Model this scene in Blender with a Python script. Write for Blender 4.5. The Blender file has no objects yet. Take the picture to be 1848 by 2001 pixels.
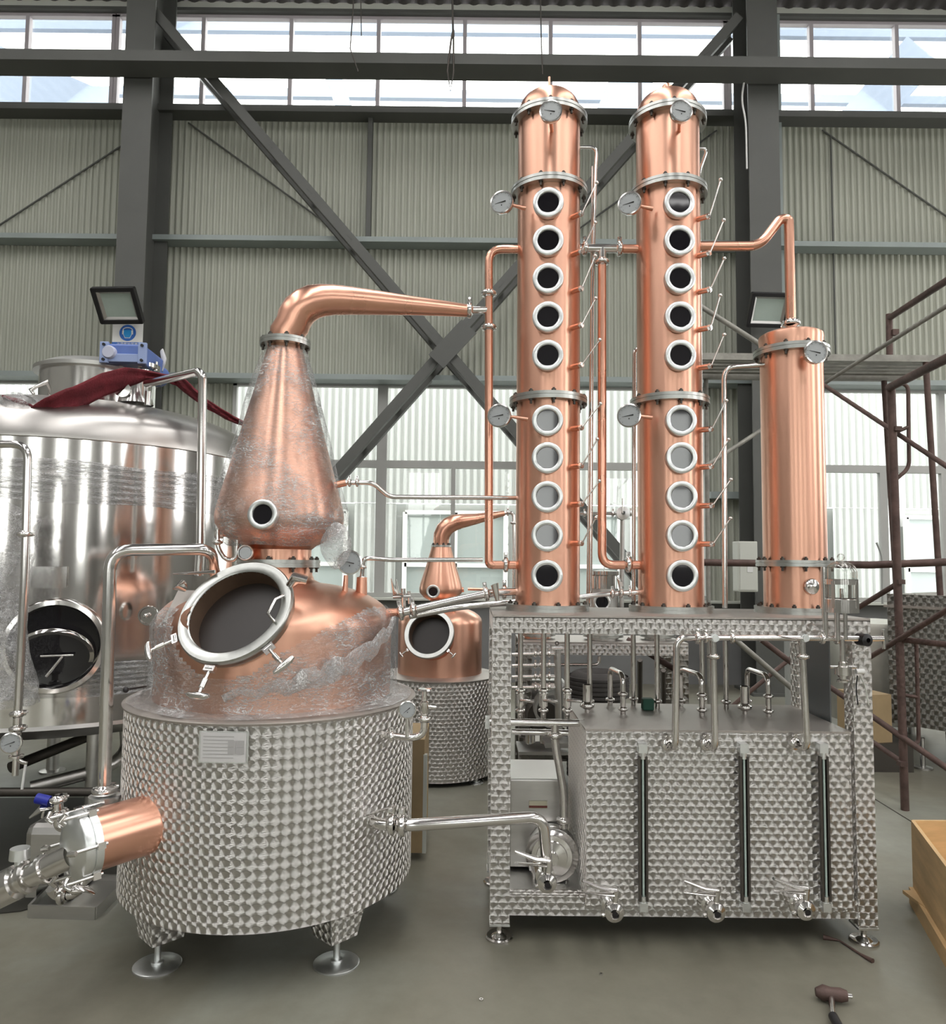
import bpy, math, random
from mathutils import Vector, Matrix
random.seed(7)
R = math.radians
sc = bpy.context.scene
C = sc.collection
PI = math.pi

# ---------------------------------------------------------------- camera
FPX, TILT, ROLL = 1460.0, math.atan(100/1460.0), R(0.6)
EYE = Vector((0, 0, 1.6))
FW = Vector((0, math.cos(TILT), math.sin(TILT)))
UP0 = Vector((0, -math.sin(TILT), math.cos(TILT)))
RT = Vector((1, 0, 0))*math.cos(ROLL) + UP0*math.sin(ROLL)
UP = Vector((-1, 0, 0))*math.sin(ROLL) + UP0*math.cos(ROLL)
cd = bpy.data.cameras.new('camera'); cam = bpy.data.objects.new('camera', cd); C.objects.link(cam)
cd.sensor_fit = 'HORIZONTAL'; cd.sensor_width = 36.0; cd.lens = FPX/1848*36
cd.clip_start = 0.05; cd.clip_end = 200
m = Matrix((RT, UP, -FW)).transposed().to_4x4(); m.translation = EYE
cam.matrix_world = m
sc.camera = cam

# ---------------------------------------------------------------- light
sc.view_settings.view_transform = 'Standard'; sc.view_settings.look = 'None'
sc.view_settings.exposure = EXPOSURE = 0.3
sc.view_settings.gamma = 1; sc.view_settings.use_curve_mapping = False
w = bpy.data.worlds.new('overcast_sky'); sc.world = w; w.use_nodes = True
bg = w.node_tree.nodes['Background']; bg.inputs[0].default_value = (1.0, 0.985, 0.965, 1); bg.inputs[1].default_value = 6.4
sc.cycles.max_bounces = 8; sc.cycles.diffuse_bounces = 3; sc.cycles.glossy_bounces = 5
sc.cycles.transmission_bounces = 6; sc.cycles.transparent_max_bounces = 12
sc.cycles.caustics_reflective = False; sc.cycles.caustics_refractive = False
sc.cycles.sample_clamp_indirect = 4.0

def area(name, loc, rot, sx, sy, power, col=(1, 1, 1)):
    d = bpy.data.lights.new(name, 'AREA'); d.shape = 'RECTANGLE'; d.size = sx; d.size_y = sy
    d.energy = power; d.color = col
    o = bpy.data.objects.new(name, d); C.objects.link(o); o.location = loc; o.rotation_euler = rot
    return o
# the openings the daylight comes through (portals onto the sky, they give no light of their own)
def portal(loc, rot, sx, sy):
    o = area('daylight_opening', loc, rot, sx, sy, 1); o.data.cycles.is_portal = True
ROOFLIGHTS = ((-6.3, -4.9), (-0.9, 0.7), (4.8, 6.2))   # strips of roof light, x from .. to
for x0, x1 in ROOFLIGHTS: portal(((x0+x1)/2, -1.5, 11.1), (0, 0, 0), x1-x0, 16.0)
portal((-0.9, 10.5, 2.6), (R(90), 0, R(180)), 9.0, 2.9)
portal((0, 10.5, 8.7), (R(90), 0, R(180)), 18.0, 1.6)
portal((0, -12.2, 3.7), (R(90), 0, 0), 18.0, 4.3)
portal((9.7, -1.0, 4.6), (R(90), 0, R(90)), 21.0, 4.2)

# ---------------------------------------------------------------- helpers
def P(px, py, Y):
    """world point at depth Y that lies on the ray of photo pixel (px, py)"""
    d = FW*FPX + RT*(px-924) + UP*(1000.5-py)
    return EYE + d*(Y/d.y)
def PF(px, py, z=0.0):
    d = FW*FPX + RT*(px-924) + UP*(1000.5-py)
    return EYE + d*((z-1.6)/d.z)
def ppm(p):      # pixels per metre at point p
    return FPX/((p-EYE).dot(FW))

ORIG = {}
class MB:
    def __init__(s): s.v = []; s.f = []; s.uv = []; s.sm = []
    def face(s, idx, uv=None, smooth=False):
        s.f.append(idx); s.uv.append(uv); s.sm.append(smooth)
    def box(s, c, size, rot=None, uvm=True, taper=1.0):
        c = Vector(c); M = rot if rot is not None else Matrix.Identity(3)
        x, y, z = [k/2 for k in size]; b = len(s.v)
        L = [(-x, -y, -z), (x, -y, -z), (x, y, -z), (-x, y, -z), (-x*taper, -y*taper, z), (x*taper, -y*taper, z), (x*taper, y*taper, z), (-x*taper, y*taper, z)]
        for p in L: s.v.append(c + M @ Vector(p))
        for q in ((0, 3, 2, 1), (4, 5, 6, 7), (0, 1, 5, 4), (1, 2, 6, 5), (2, 3, 7, 6), (3, 0, 4, 7)):
            ps = [Vector(L[i]) for i in q]; n = (ps[1]-ps[0]).cross(ps[2]-ps[0]); a = max(range(3), key=lambda k: abs(n[k]))
            ax = [(1, 2), (0, 2), (0, 1)][a]
            s.face([b+i for i in q], [(p[ax[0]]+c.x, p[ax[1]]+c.z) for p in ps])
        return s
    def prism(s, pts2, y0, y1, M=None, o=(0, 0, 0)):
        """outline in XZ extruded along Y"""
        M = M or Matrix.Identity(3); o = Vector(o); b = len(s.v); n = len(pts2)
        for y in (y0, y1):
            for (x, z) in pts2: s.v.append(o + M @ Vector((x, y, z)))
        s.face([b+i for i in range(n)], [(x, z) for x, z in pts2]); s.face([b+n+i for i in range(n)][::-1], [(x, z) for x, z in pts2][::-1])
        for i in range(n):
            j = (i+1) % n
            s.face([b+j, b+i, b+n+i, b+n+j], [(pts2[j][1], 0), (pts2[i][1], 0), (pts2[i][1], y1-y0), (pts2[j][1], y1-y0)])
        return s
    def lathe(s, prof, c=(0, 0, 0), axis=(0, 0, 1), n=32, cap0=False, cap1=False, smooth=True, a0=0.0, a1=2*PI):
        """prof: (r, h) pairs along axis, from c"""
        c = Vector(c); az = Vector(axis).normalized()
        ref = Vector((0, 0, 1)) if abs(az.z) < 0.9 else Vector((1, 0, 0))
        ax = ref.cross(az).normalized() if abs(az.z) < 0.9 else Vector((1, 0, 0))
        ax = (ax - az*ax.dot(az)).normalized(); ay = az.cross(ax)
        full = abs(a1-a0-2*PI) < 1e-6; m = n if full else n+1
        b = len(s.v); rmax = max(p[0] for p in prof)
        for (r, h) in prof:
            for i in range(m):
                t = a0+(a1-a0)*i/n
                s.v.append(c + az*h + (ax*math.cos(t)+ay*math.sin(t))*max(r, 1e-5))
        acc = 0; vs = [0]
        for k in range(1, len(prof)):
            acc += math.hypot(prof[k][0]-prof[k-1][0], prof[k][1]-prof[k-1][1]); vs.append(acc)
        for k in range(len(prof)-1):
            seg = abs(prof[k][0]-prof[k+1][0]) + abs(prof[k][1]-prof[k+1][1]) > 0
            for i in range(n):
                j = (i+1) % m
                u0 = rmax*(a1-a0)*i/n; u1 = rmax*(a1-a0)*(i+1)/n
                s.face([b+k*m+i, b+k*m+j, b+(k+1)*m+j, b+(k+1)*m+i], [(u0, vs[k]), (u1, vs[k]), (u1, vs[k+1]), (u0, vs[k+1])], smooth)
        if cap0: s.face([b+i for i in range(m)][::-1])
        if cap1: s.face([b+(len(prof)-1)*m+i for i in range(m)])
        return s
    def cyl(s, p0, p1, r, r1=None, n=20):
        p0 = Vector(p0); p1 = Vector(p1); L = (p1-p0).length
        return s.lathe([(r, 0), (r if r1 is None else r1, L)], p0, p1-p0, n, True, True)
    def ball(s, c, r, n=16, sc3=(1, 1, 1)):
        k = n//2; c = Vector(c); b = len(s.v)
        for i in range(k+1):
            a = PI*i/k
            for j in range(n):
                t = 2*PI*j/n
                s.v.append(c + Vector((r*max(math.sin(a), 1e-4)*math.cos(t)*sc3[0], r*max(math.sin(a), 1e-4)*math.sin(t)*sc3[1], -r*math.cos(a)*sc3[2])))
        for i in range(k):
            for j in range(n): s.face([b+i*n+j, b+i*n+(j+1) % n, b+(i+1)*n+(j+1) % n, b+(i+1)*n+j], None, True)
        return s
    def tube(s, pts, r, n=14, cap=True, flat=None):
        pts = [Vector(p) for p in pts]; N = len(pts)
        rs = r if isinstance(r, (list, tuple)) else [r]*N
        T = []
        for i in range(N):
            a = pts[max(i-1, 0)]; c = pts[min(i+1, N-1)]; T.append((c-a).normalized())
        u = T[0].cross(Vector((0, 0, 1)))
        if u.length < 1e-3: u = T[0].cross(Vector((0, 1, 0)))
        u.normalize(); b = len(s.v); acc = 0
        fx, fy = flat or (1, 1)
        for i in range(N):
            u = (u - T[i]*u.dot(T[i])).normalized(); w_ = T[i].cross(u)
            for j in range(n):
                t = 2*PI*j/n
                s.v.append(pts[i] + (u*math.cos(t)*fx + w_*math.sin(t)*fy)*rs[i])
        for i in range(N-1):
            for j in range(n):
                s.face([b+i*n+j, b+i*n+(j+1) % n, b+(i+1)*n+(j+1) % n, b+(i+1)*n+j], None, True)
        if cap:
            s.face([b+j for j in range(n)][::-1]); s.face([b+(N-1)*n+j for j in range(n)])
        return s
    def grid(s, fn, nu, nv, smooth=True, uvs=1.0):
        b = len(s.v)
        for i in range(nu+1):
            for j in range(nv+1): s.v.append(Vector(fn(i/nu, j/nv)))
        for i in range(nu):
            for j in range(nv):
                s.face([b+i*(nv+1)+j, b+(i+1)*(nv+1)+j, b+(i+1)*(nv+1)+j+1, b+i*(nv+1)+j+1],
                       [(i/nu*uvs, j/nv*uvs), ((i+1)/nu*uvs, j/nv*uvs), ((i+1)/nu*uvs, (j+1)/nv*uvs), (i/nu*uvs, (j+1)/nv*uvs)], smooth)
        return s
    def build(s, name, mat, parent=None, label=None, bevel=0.0, solid=0.0):
        me = bpy.data.meshes.new(name)
        o_ = ORIG.get(parent, Vector((0, 0, 0))) if parent else Vector((0, 0, 0))
        own = Vector((0, 0, 0))
        if parent is None and s.v:
            own = Vector((sum(v.x for v in s.v)/len(s.v), sum(v.y for v in s.v)/len(s.v), min(v.z for v in s.v)))
        me.from_pydata([tuple(v-o_-own) for v in s.v], [], s.f)
        uvl = me.uv_layers.new(name='UVMap')
        li = 0
        for f, uv in zip(s.f, s.uv):
            for k in range(len(f)):
                if uv: uvl.data[li+k].uv = uv[k]
            li += len(f)
        me.polygons.foreach_set('use_smooth', s.sm)
        me.materials.append(mat); me.update()
        if any(s.sm): me.set_sharp_from_angle(angle=R(46.5))
        o = bpy.data.objects.new(name, me); C.objects.link(o)
        if parent: o.parent = parent; ORIG[o] = o_
        else: o.location = own; ORIG[o] = own
        if label: o['label'] = label
        if bevel:
            md = o.modifiers.new('bevel', 'BEVEL'); md.width = bevel; md.segments = 2; md.limit_method = 'ANGLE'; md.angle_limit = R(40)
        if solid:
            md = o.modifiers.new('solid', 'SOLIDIFY'); md.thickness = solid; md.offset = 0
        return o

def thing(name, label, cat, loc, group=None):
    o = bpy.data.objects.new(name, None); C.objects.link(o); o.location = loc; o.empty_display_size = 0.1
    o['label'] = label; o['category'] = cat
    if group: o['group'] = group
    ORIG[o] = Vector(loc)
    return o
def tag(o, label, cat, group=None, kind=None):
    o['label'] = label; o['category'] = cat
    if group: o['group'] = group
    if kind: o['kind'] = kind
    return o
def struct(o): o['kind'] = 'structure'; return o
def children(o): return [c for c in bpy.data.objects if c.parent == o]
def copy_tree(o, loc=None, label=None, rot=None, _p=None):
    c = o.copy(); C.objects.link(c)
    if _p is not None: c.parent = _p
    if loc is not None: c.location = loc; ORIG[c] = Vector(loc)
    if rot is not None: c.rotation_euler = rot
    if label: c['label'] = label
    for k in children(o): copy_tree(k, _p=c)
    return c

def fillet(pts, rad, n=6):
    pts = [Vector(p) for p in pts]; out = [pts[0]]
    for i in range(1, len(pts)-1):
        a, b, c = pts[i-1], pts[i], pts[i+1]
        d0 = (a-b); d1 = (c-b); l = min(rad, d0.length*0.49, d1.length*0.49)
        ang = d0.angle(d1)
        p0 = b+d0.normalized()*l; p1 = b+d1.normalized()*l
        for k in range(n+1):
            t = k/n
            out.append(p0*(1-t)**2 + b*2*t*(1-t) + p1*t*t)
    out.append(pts[-1]); return out
def pipe(pts, r, rad=0.07, n=14): return MB().tube(fillet(pts, rad), r, n)
def rotz(a): return Matrix.Rotation(a, 3, 'Z')
def frame_from(n):     # rotation whose local -Y axis points along n, local Z stays up
    y = -Vector(n).normalized(); x = y.cross(Vector((0, 0, 1)))
    x.normalize(); z = x.cross(y)
    return Matrix((x, y, z)).transposed()

# ---------------------------------------------------------------- node helper
class E:
    """arithmetic on shader sockets"""
    nt = None
    def __init__(s, v): s.v = v
    @staticmethod
    def op(op, *a, clamp=False):
        n = E.nt.nodes.new('ShaderNodeMath'); n.operation = op; n.use_clamp = clamp
        for i, x in enumerate(a):
            x = x.v if isinstance(x, E) else x
            if isinstance(x, (int, float)): n.inputs[i].default_value = x
            else: E.nt.links.new(x, n.inputs[i])
        return E(n.outputs[0])
    def __add__(s, o): return E.op('ADD', s, o)
    def __radd__(s, o): return E.op('ADD', o, s)
    def __sub__(s, o): return E.op('SUBTRACT', s, o)
    def __rsub__(s, o): return E.op('SUBTRACT', o, s)
    def __mul__(s, o): return E.op('MULTIPLY', s, o)
    def __rmul__(s, o): return E.op('MULTIPLY', o, s)
    def __truediv__(s, o): return E.op('DIVIDE', s, o)
def newmat(name):
    mt = bpy.data.materials.new(name); mt.use_nodes = True; nt = mt.node_tree; E.nt = nt
    return mt, nt, nt.nodes['Principled BSDF']
def link(nt, a, b): nt.links.new(a, b)
def noise(nt, scale, detail=3, rough=0.5, coord='Object', stretch=(1, 1, 1), dist=0.0):
    tc = nt.nodes.new('ShaderNodeTexCoord'); mp = nt.nodes.new('ShaderNodeMapping'); mp.inputs['Scale'].default_value = stretch
    link(nt, tc.outputs[coord], mp.inputs[0])
    n = nt.nodes.new('ShaderNodeTexNoise'); n.inputs['Scale'].default_value = scale; n.inputs['Detail'].default_value = detail
    n.inputs['Roughness'].default_value = rough; n.inputs['Distortion'].default_value = dist
    link(nt, mp.outputs[0], n.inputs['Vector']); return n.outputs['Fac']
def ramp(nt, fac, stops):
    r = nt.nodes.new('ShaderNodeValToRGB'); link(nt, fac.v if isinstance(fac, E) else fac, r.inputs[0])
    el = r.color_ramp.elements
    while len(el) > 1: el.remove(el[-1])
    el[0].position = stops[0][0]; el[0].color = (*stops[0][1], 1)
    for p, c in stops[1:]: e = el.new(p); e.color = (*c, 1)
    return r.outputs[0]
def bump(nt, h, strength, dist=0.01):
    b = nt.nodes.new('ShaderNodeBump'); b.inputs['Strength'].default_value = strength; b.inputs['Distance'].default_value = dist
    link(nt, h.v if isinstance(h, E) else h, b.inputs['Height']); return b.outputs[0]
def mat(name, col, rough=0.5, metal=0.0, var=0.0, vscale=3.0, bmp=0.0, bscale=40, stretch=(1, 1, 1), spec=None, coat=0):
    mt, nt, b = newmat(name)
    b.inputs['Base Color'].default_value = (*col, 1); b.inputs['Roughness'].default_value = rough; b.inputs['Metallic'].default_value = metal
    if spec is not None: b.inputs['Specular IOR Level'].default_value = spec
    if coat: b.inputs['Coat Weight'].default_value = coat
    if var:
        f = noise(nt, vscale, 4, 0.6, stretch=stretch)
        lo = tuple(max(0, c*(1-var)) for c in col); hi = tuple(min(1, c*(1+var)) for c in col)
        link(nt, ramp(nt, f, [(0.3, lo), (0.7, hi)]), b.inputs['Base Color'])
        if metal > 0.5:
            link(nt, (E(f)*(rough*0.5)+rough*0.75).v, b.inputs['Roughness'])
    if bmp: link(nt, bump(nt, noise(nt, bscale, 3, 0.6, stretch=stretch), bmp), b.inputs['Normal'])
    return mt

def copper_mat(name, col, rough, aniso=0.6):
    mt, nt, b = newmat(name)
    b.inputs['Metallic'].default_value = 1.0
    f = noise(nt, 5, 3, 0.6, stretch=(1, 1, 0.35))
    link(nt, ramp(nt, f, [(0.25, tuple(c*0.93 for c in col)), (0.75, tuple(min(1, c*1.05) for c in col))]), b.inputs['Base Color'])
    link(nt, (E(f)*(rough*0.4)+rough*0.8).v, b.inputs['Roughness'])
    b.inputs['Anisotropic'].default_value = aniso; b.inputs['Anisotropic Rotation'].default_value = 0.25
    t = nt.nodes.new('ShaderNodeTangent'); t.direction_type = 'RADIAL'; t.axis = 'Z'
    link(nt, t.outputs[0], b.inputs['Tangent'])
    link(nt, bump(nt, noise(nt, 2.2, 2, 0.5), 0.10, 0.01), b.inputs['Normal'])
    return mt

def scales_mat(name, s=0.041, h=0.0275, Rr=0.026, stag=1, rough=0.50, aniso=0.92, col=(0.96, 0.93, 0.90)):
    """engine-turned steel: overlapping discs of circular brushing"""
    mt, nt, b = newmat(name)
    uv = nt.nodes.new('ShaderNodeUVMap'); uv.uv_map = 'UVMap'
    sp = nt.nodes.new('ShaderNodeSeparateXYZ'); link(nt, uv.outputs[0], sp.inputs[0])
    u = E(sp.outputs[0]); v = E(sp.outputs[1])
    j0 = E.op('CEIL', (v-Rr)/h)
    def cand(j):
        dv = v - j*h
        off = E.op('MODULO', E.op('ABSOLUTE', j), 2.0)*(s*0.5*stag)
        t = (u-off)/s
        du = (t - E.op('ROUND', t))*s
        return du, dv
    du0, dv0 = cand(j0); du1, dv1 = cand(j0+1.0)
    d0 = E.op('SQRT', du0*du0+dv0*dv0)
    inn = E.op('LESS_THAN', d0, Rr)
    du = du1+(du0-du1)*inn; dv = dv1+(dv0-dv1)*inn
    d = E.op('MAXIMUM', E.op('SQRT', du*du+dv*dv), 0.0006)
    cu = du/d; cv = dv/d
    tg = nt.nodes.new('ShaderNodeTangent'); tg.direction_type = 'UV_MAP'; tg.uv_map = 'UVMap'
    ge = nt.nodes.new('ShaderNodeNewGeometry')
    cr = nt.nodes.new('ShaderNodeVectorMath'); cr.operation = 'CROSS_PRODUCT'; link(nt, ge.outputs['Normal'], cr.inputs[0]); link(nt, tg.outputs[0], cr.inputs[1])
    a = nt.nodes.new('ShaderNodeVectorMath'); a.operation = 'SCALE'; link(nt, tg.outputs[0], a.inputs[0]); link(nt, cu.v, a.inputs['Scale'])
    c_ = nt.nodes.new('ShaderNodeVectorMath'); c_.operation = 'SCALE'; link(nt, cr.outputs[0], c_.inputs[0]); link(nt, cv.v, c_.inputs['Scale'])
    ad = nt.nodes.new('ShaderNodeVectorMath'); ad.operation = 'ADD'; link(nt, a.outputs[0], ad.inputs[0]); link(nt, c_.outputs[0], ad.inputs[1])
    nm = nt.nodes.new('ShaderNodeVectorMath'); nm.operation = 'NORMALIZE'; link(nt, ad.outputs[0], nm.inputs[0])
    out = nt.nodes['Material Output']; nt.nodes.remove(b)
    b = nt.nodes.new('ShaderNodeBsdfAnisotropic'); b.inputs['Roughness'].default_value = rough; b.inputs['Anisotropy'].default_value = aniso; link(nt, b.outputs[0], out.inputs[0])
    link(nt, nm.outputs[0], b.inputs['Tangent'])
    e = d/Rr
    link(nt, ramp(nt, e, [(0.0, tuple(c*0.98 for c in col)), (0.86, col), (0.97, tuple(c*0.72 for c in col))]), b.inputs['Color'])
    # each polished disc is very slightly dished
    link(nt, bump(nt, e*e, 0.18, 0.002), b.inputs['Normal'])
    return mt

M = {}
COP = (0.80, 0.45, 0.325)
M['copper'] = copper_mat('copper', COP, 0.34)
M['copper2'] = copper_mat('copper_pipe', (0.80, 0.43, 0.31), 0.28, 0.0)
M['scales'] = scales_mat('engine_turned_steel')
M['scales_jacket'] = scales_mat('engine_turned_steel_jacket', 0.0395, 0.0395, 0.029, 0)
M['scales_small'] = scales_mat('engine_turned_steel_fine', 0.040, 0.028)
M['steel'] = mat('polished_steel', (0.72, 0.70, 0.68), 0.16, 1, 0.06, 6)
M['satin'] = mat('satin_steel', (0.56, 0.55, 0.53), 0.36, 1, 0.08, 3, stretch=(1, 1, 6))
M['flange'] = mat('machined_steel', (0.50, 0.51, 0.49), 0.32, 1, 0.12, 18)
M['tank'] = mat('mirror_steel', (0.70, 0.68, 0.66), 0.11, 1, 0.05, 2, bmp=0.10, bscale=1.6)
M['tanktop'] = mat('brushed_tank_head', (0.50, 0.48, 0.46), 0.33, 1, 0.06, 2)
M['lid'] = mat('dusty_satin_steel', (0.42, 0.385, 0.355), 0.45, 0.7, 0.08, 5)
M['darkglass'] = mat('dark_sight_glass', (0.012, 0.011, 0.014), 0.04, 0, spec=0.6)
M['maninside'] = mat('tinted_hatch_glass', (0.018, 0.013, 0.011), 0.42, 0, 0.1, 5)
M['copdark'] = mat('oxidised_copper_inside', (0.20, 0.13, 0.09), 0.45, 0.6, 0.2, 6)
M['black'] = mat('black_plastic', (0.013, 0.012, 0.014), 0.4)
M['bolt'] = mat('dark_bolt_steel', (0.10, 0.09, 0.08), 0.45, 0.8)
M['dial'] = mat('gauge_dial', (0.40, 0.42, 0.43), 0.35, 0, 0.05, 30)
M['rubber'] = mat('tyre_rubber', (0.05, 0.045, 0.042), 0.75, 0, 0.15, 12)
M['beam'] = mat('painted_grey_steel', (0.098, 0.100, 0.092), 0.55, 0, 0.10, 1.2)
M['girt'] = mat('galvanised_girt', (0.30, 0.34, 0.33), 0.5, 0, 0.08, 2)
M['sheet'] = mat('corrugated_cladding', (0.43, 0.44, 0.375), 0.6, 0, 0.05, 0.5)
M['greywall'] = mat('grey_plaster', (0.20, 0.20, 0.20), 0.85, 0, 0.12, 1.5)
M['frame'] = mat('window_frame_paint', (0.44, 0.44, 0.42), 0.5, 0, 0.05, 2)
M['white'] = mat('white_paint', (0.8, 0.8, 0.78), 0.45)
M['cream'] = mat('cream_paint', (0.62, 0.63, 0.57), 0.5)
M['rust'] = mat('rusty_scaffold_tube', (0.115, 0.072, 0.062), 0.6, 0.3, 0.35, 9, bmp=0.2, bscale=60)
M['scaf'] = mat('weathered_galvanised_tube', (0.30, 0.29, 0.26), 0.55, 0.4, 0.25, 9)
M['ply'] = mat('plywood', (0.66, 0.44, 0.22), 0.65, 0, 0.22, 2.5, stretch=(1, 1, 5))
M['carton'] = mat('cardboard', (0.40, 0.29, 0.16), 0.8, 0, 0.1, 4)
M['strap'] = mat('dark_red_webbing', (0.16, 0.018, 0.026), 0.85, 0, 0.3, 14, bmp=0.5, bscale=80)
M['blue'] = mat('blue_motor_paint', (0.10, 0.17, 0.46), 0.4, 0, 0.12, 9)
M['signblue'] = mat('sign_blue', (0.03, 0.14, 0.50), 0.5)
M['signcyan'] = mat('sign_light_blue', (0.02, 0.30, 0.70), 0.5)
M['green'] = mat('green_rubber', (0.02, 0.09, 0.06), 0.6)
M['bluecap'] = mat('blue_plastic_cap', (0.01, 0.02, 0.30), 0.35)
M['lampglass'] = mat('lamp_reflector_glass', (0.45, 0.53, 0.48), 0.15, 0, 0.05, 5)
M['paperlabel'] = mat('paper_label', (0.70, 0.66, 0.50), 0.6)
M['redlabel'] = mat('brown_ink', (0.18, 0.05, 0.04), 0.6)
M['pvc'] = mat('grey_pvc', (0.36, 0.37, 0.35), 0.5)
M['foam'] = mat('white_foam', (0.75, 0.75, 0.76), 0.7)
M['paleclad'] = mat('pale_outside_cladding', (0.44, 0.45, 0.44), 0.7)
M['outgrey'] = mat('outside_window_tint', (0.30, 0.335, 0.33), 0.5)
M['outbeam'] = mat('outside_canopy_beam', (0.23, 0.28, 0.37), 0.6)

def glass_mat(name, tint=(1, 1, 1), gl=0.12, rough=0.02):
    mt = bpy.data.materials.new(name); mt.use_nodes = True; nt = mt.node_tree; nt.nodes.clear(); E.nt = nt
    out = nt.nodes.new('ShaderNodeOutputMaterial'); mx = nt.nodes.new('ShaderNodeMixShader')
    tr = nt.nodes.new('ShaderNodeBsdfTransparent'); tr.inputs[0].default_value = (*tint, 1)
    g = nt.nodes.new('ShaderNodeBsdfGlossy'); g.inputs['Roughness'].default_value = rough
    lw = nt.nodes.new('ShaderNodeLayerWeight'); lw.inputs[0].default_value = 0.35
    f = E(lw.outputs['Fresnel'])*0.55 + gl*0.2
    link(nt, f.v, mx.inputs[0]); link(nt, tr.outputs[0], mx.inputs[1]); link(nt, g.outputs[0], mx.inputs[2])
    link(nt, mx.outputs[0], out.inputs[0]); return mt
M['pane'] = glass_mat('window_glass', (0.95, 0.97, 0.96), 0.05)
M['glass'] = glass_mat('clear_glass', (0.93, 0.94, 0.92), 0.25)

def film_mat(name, sc_=14, cover=0.5, stretch=(1, 1, 3), base=0.03):
    """clinging stretch film: mostly clear, milky where creased"""
    mt = bpy.data.materials.new(name); mt.use_nodes = True; nt = mt.node_tree; nt.nodes.clear(); E.nt = nt
    out = nt.nodes.new('ShaderNodeOutputMaterial'); mx = nt.nodes.new('ShaderNodeMixShader')
    tr = nt.nodes.new('ShaderNodeBsdfTransparent')
    p = nt.nodes.new('ShaderNodeBsdfPrincipled'); p.inputs['Base Color'].default_value = (0.80, 0.79, 0.79, 1); p.inputs['Roughness'].default_value = 0.22
    n1 = E(noise(nt, sc_, 4, 0.55, stretch=stretch, dist=1.2)); n2 = E(noise(nt, sc_*0.32, 3, 0.5, dist=0.6)); n3 = E(noise(nt, sc_*2.4, 3, 0.6, stretch=stretch, dist=2.0))
    ridge = E.op('SUBTRACT', 1.0, E.op('ABSOLUTE', (n1-0.5))*26.0, clamp=True)
    r2 = E.op('SUBTRACT', 1.0, E.op('ABSOLUTE', (n3-0.5))*22.0, clamp=True)
    big = E.op('MULTIPLY', (n2-0.44), 6.0, clamp=True)
    f = E.op('ADD', (ridge*0.6+r2*0.4)*(big*0.8+0.2)*cover*2.2 + big*0.13, base, clamp=True)
    lw = nt.nodes.new('ShaderNodeLayerWeight'); lw.inputs[0].default_value = 0.25
    f = E.op('ADD', f, E(lw.outputs['Facing'])*E(lw.outputs['Facing'])*0.22, clamp=True)
    bp = bump(nt, n1*0.6+n3*0.4, 1.0, 0.03)
    g = nt.nodes.new('ShaderNodeBsdfGlossy'); g.inputs['Roughness'].default_value = 0.16; link(nt, bp, g.inputs['Normal'])
    m2 = nt.nodes.new('ShaderNodeMixShader'); m2.inputs[0].default_value = 0.10
    link(nt, tr.outputs[0], m2.inputs[1]); link(nt, g.outputs[0], m2.inputs[2])
    link(nt, f.v, mx.inputs[0]); link(nt, m2.outputs[0], mx.inputs[1]); link(nt, p.outputs[0], mx.inputs[2])
    link(nt, bp, p.inputs['Normal'])
    link(nt, mx.outputs[0], out.inputs[0]); return mt
M['film'] = film_mat('stretch_film')
M['film_thick'] = film_mat('bunched_stretch_film', 18, 0.7, (1, 1, 1), 0.14)
M['bubble'] = film_mat('bubble_wrap_film', 26, 0.5, (1, 1, 1), 0.12)

def floor_tone():
    mt, nt, b = newmat('painted_concrete_floor')
    n1 = noise(nt, 0.55, 5, 0.6, dist=0.6); n2 = noise(nt, 9, 5, 0.7); n3 = noise(nt, 0.9, 3, 0.55)
    c1 = ramp(nt, n1, [(0.30, (0.165, 0.152, 0.116)), (0.5, (0.225, 0.215, 0.168)), (0.68, (0.285, 0.290, 0.245))])
    mx = nt.nodes.new('ShaderNodeMixRGB'); mx.blend_type = 'MULTIPLY'; mx.inputs[0].default_value = 0.6
    link(nt, c1, mx.inputs[1]); link(nt, ramp(nt, n2, [(0.3, (0.82, 0.82, 0.82)), (0.7, (1.08, 1.08, 1.08))]), mx.inputs[2])
    link(nt, mx.outputs[0], b.inputs['Base Color'])
    link(nt, (E(n3)*0.35+0.22).v, b.inputs['Roughness'])
    link(nt, bump(nt, n2, 0.08, 0.004), b.inputs['Normal'])
    return mt
M['floor'] = floor_tone()

# ================================================================ the hall
WY = 10.2
XL, XR, YB = -9.5, 9.5, -12.0
struct(MB().box((0, (YB+WY)/2, -0.05), (XR-XL, WY-YB, 0.1)).build('floor', M['floor']))
struct(MB().box((0, 25.3, -0.12), (60, 30, 0.1)).build('ground_outside', mat('pale_concrete_yard', (0.33, 0.33, 0.32), 0.9)))
# joint in the concrete, seen right of the frame
a, b_ = PF(1706, 1560), PF(1782, 1607)
struct(MB().tube([a+Vector((0, 0, .001)), b_+Vector((0, 0, .001)), Vector((4.5, 2.2, .001))], 0.004, 6).build('trim_1', M['bolt']))
def rz(py, Y=WY, px=924): return P(px, py, Y).z
def rx(px, Y=WY, py=900): return P(px, py, Y).x

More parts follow.
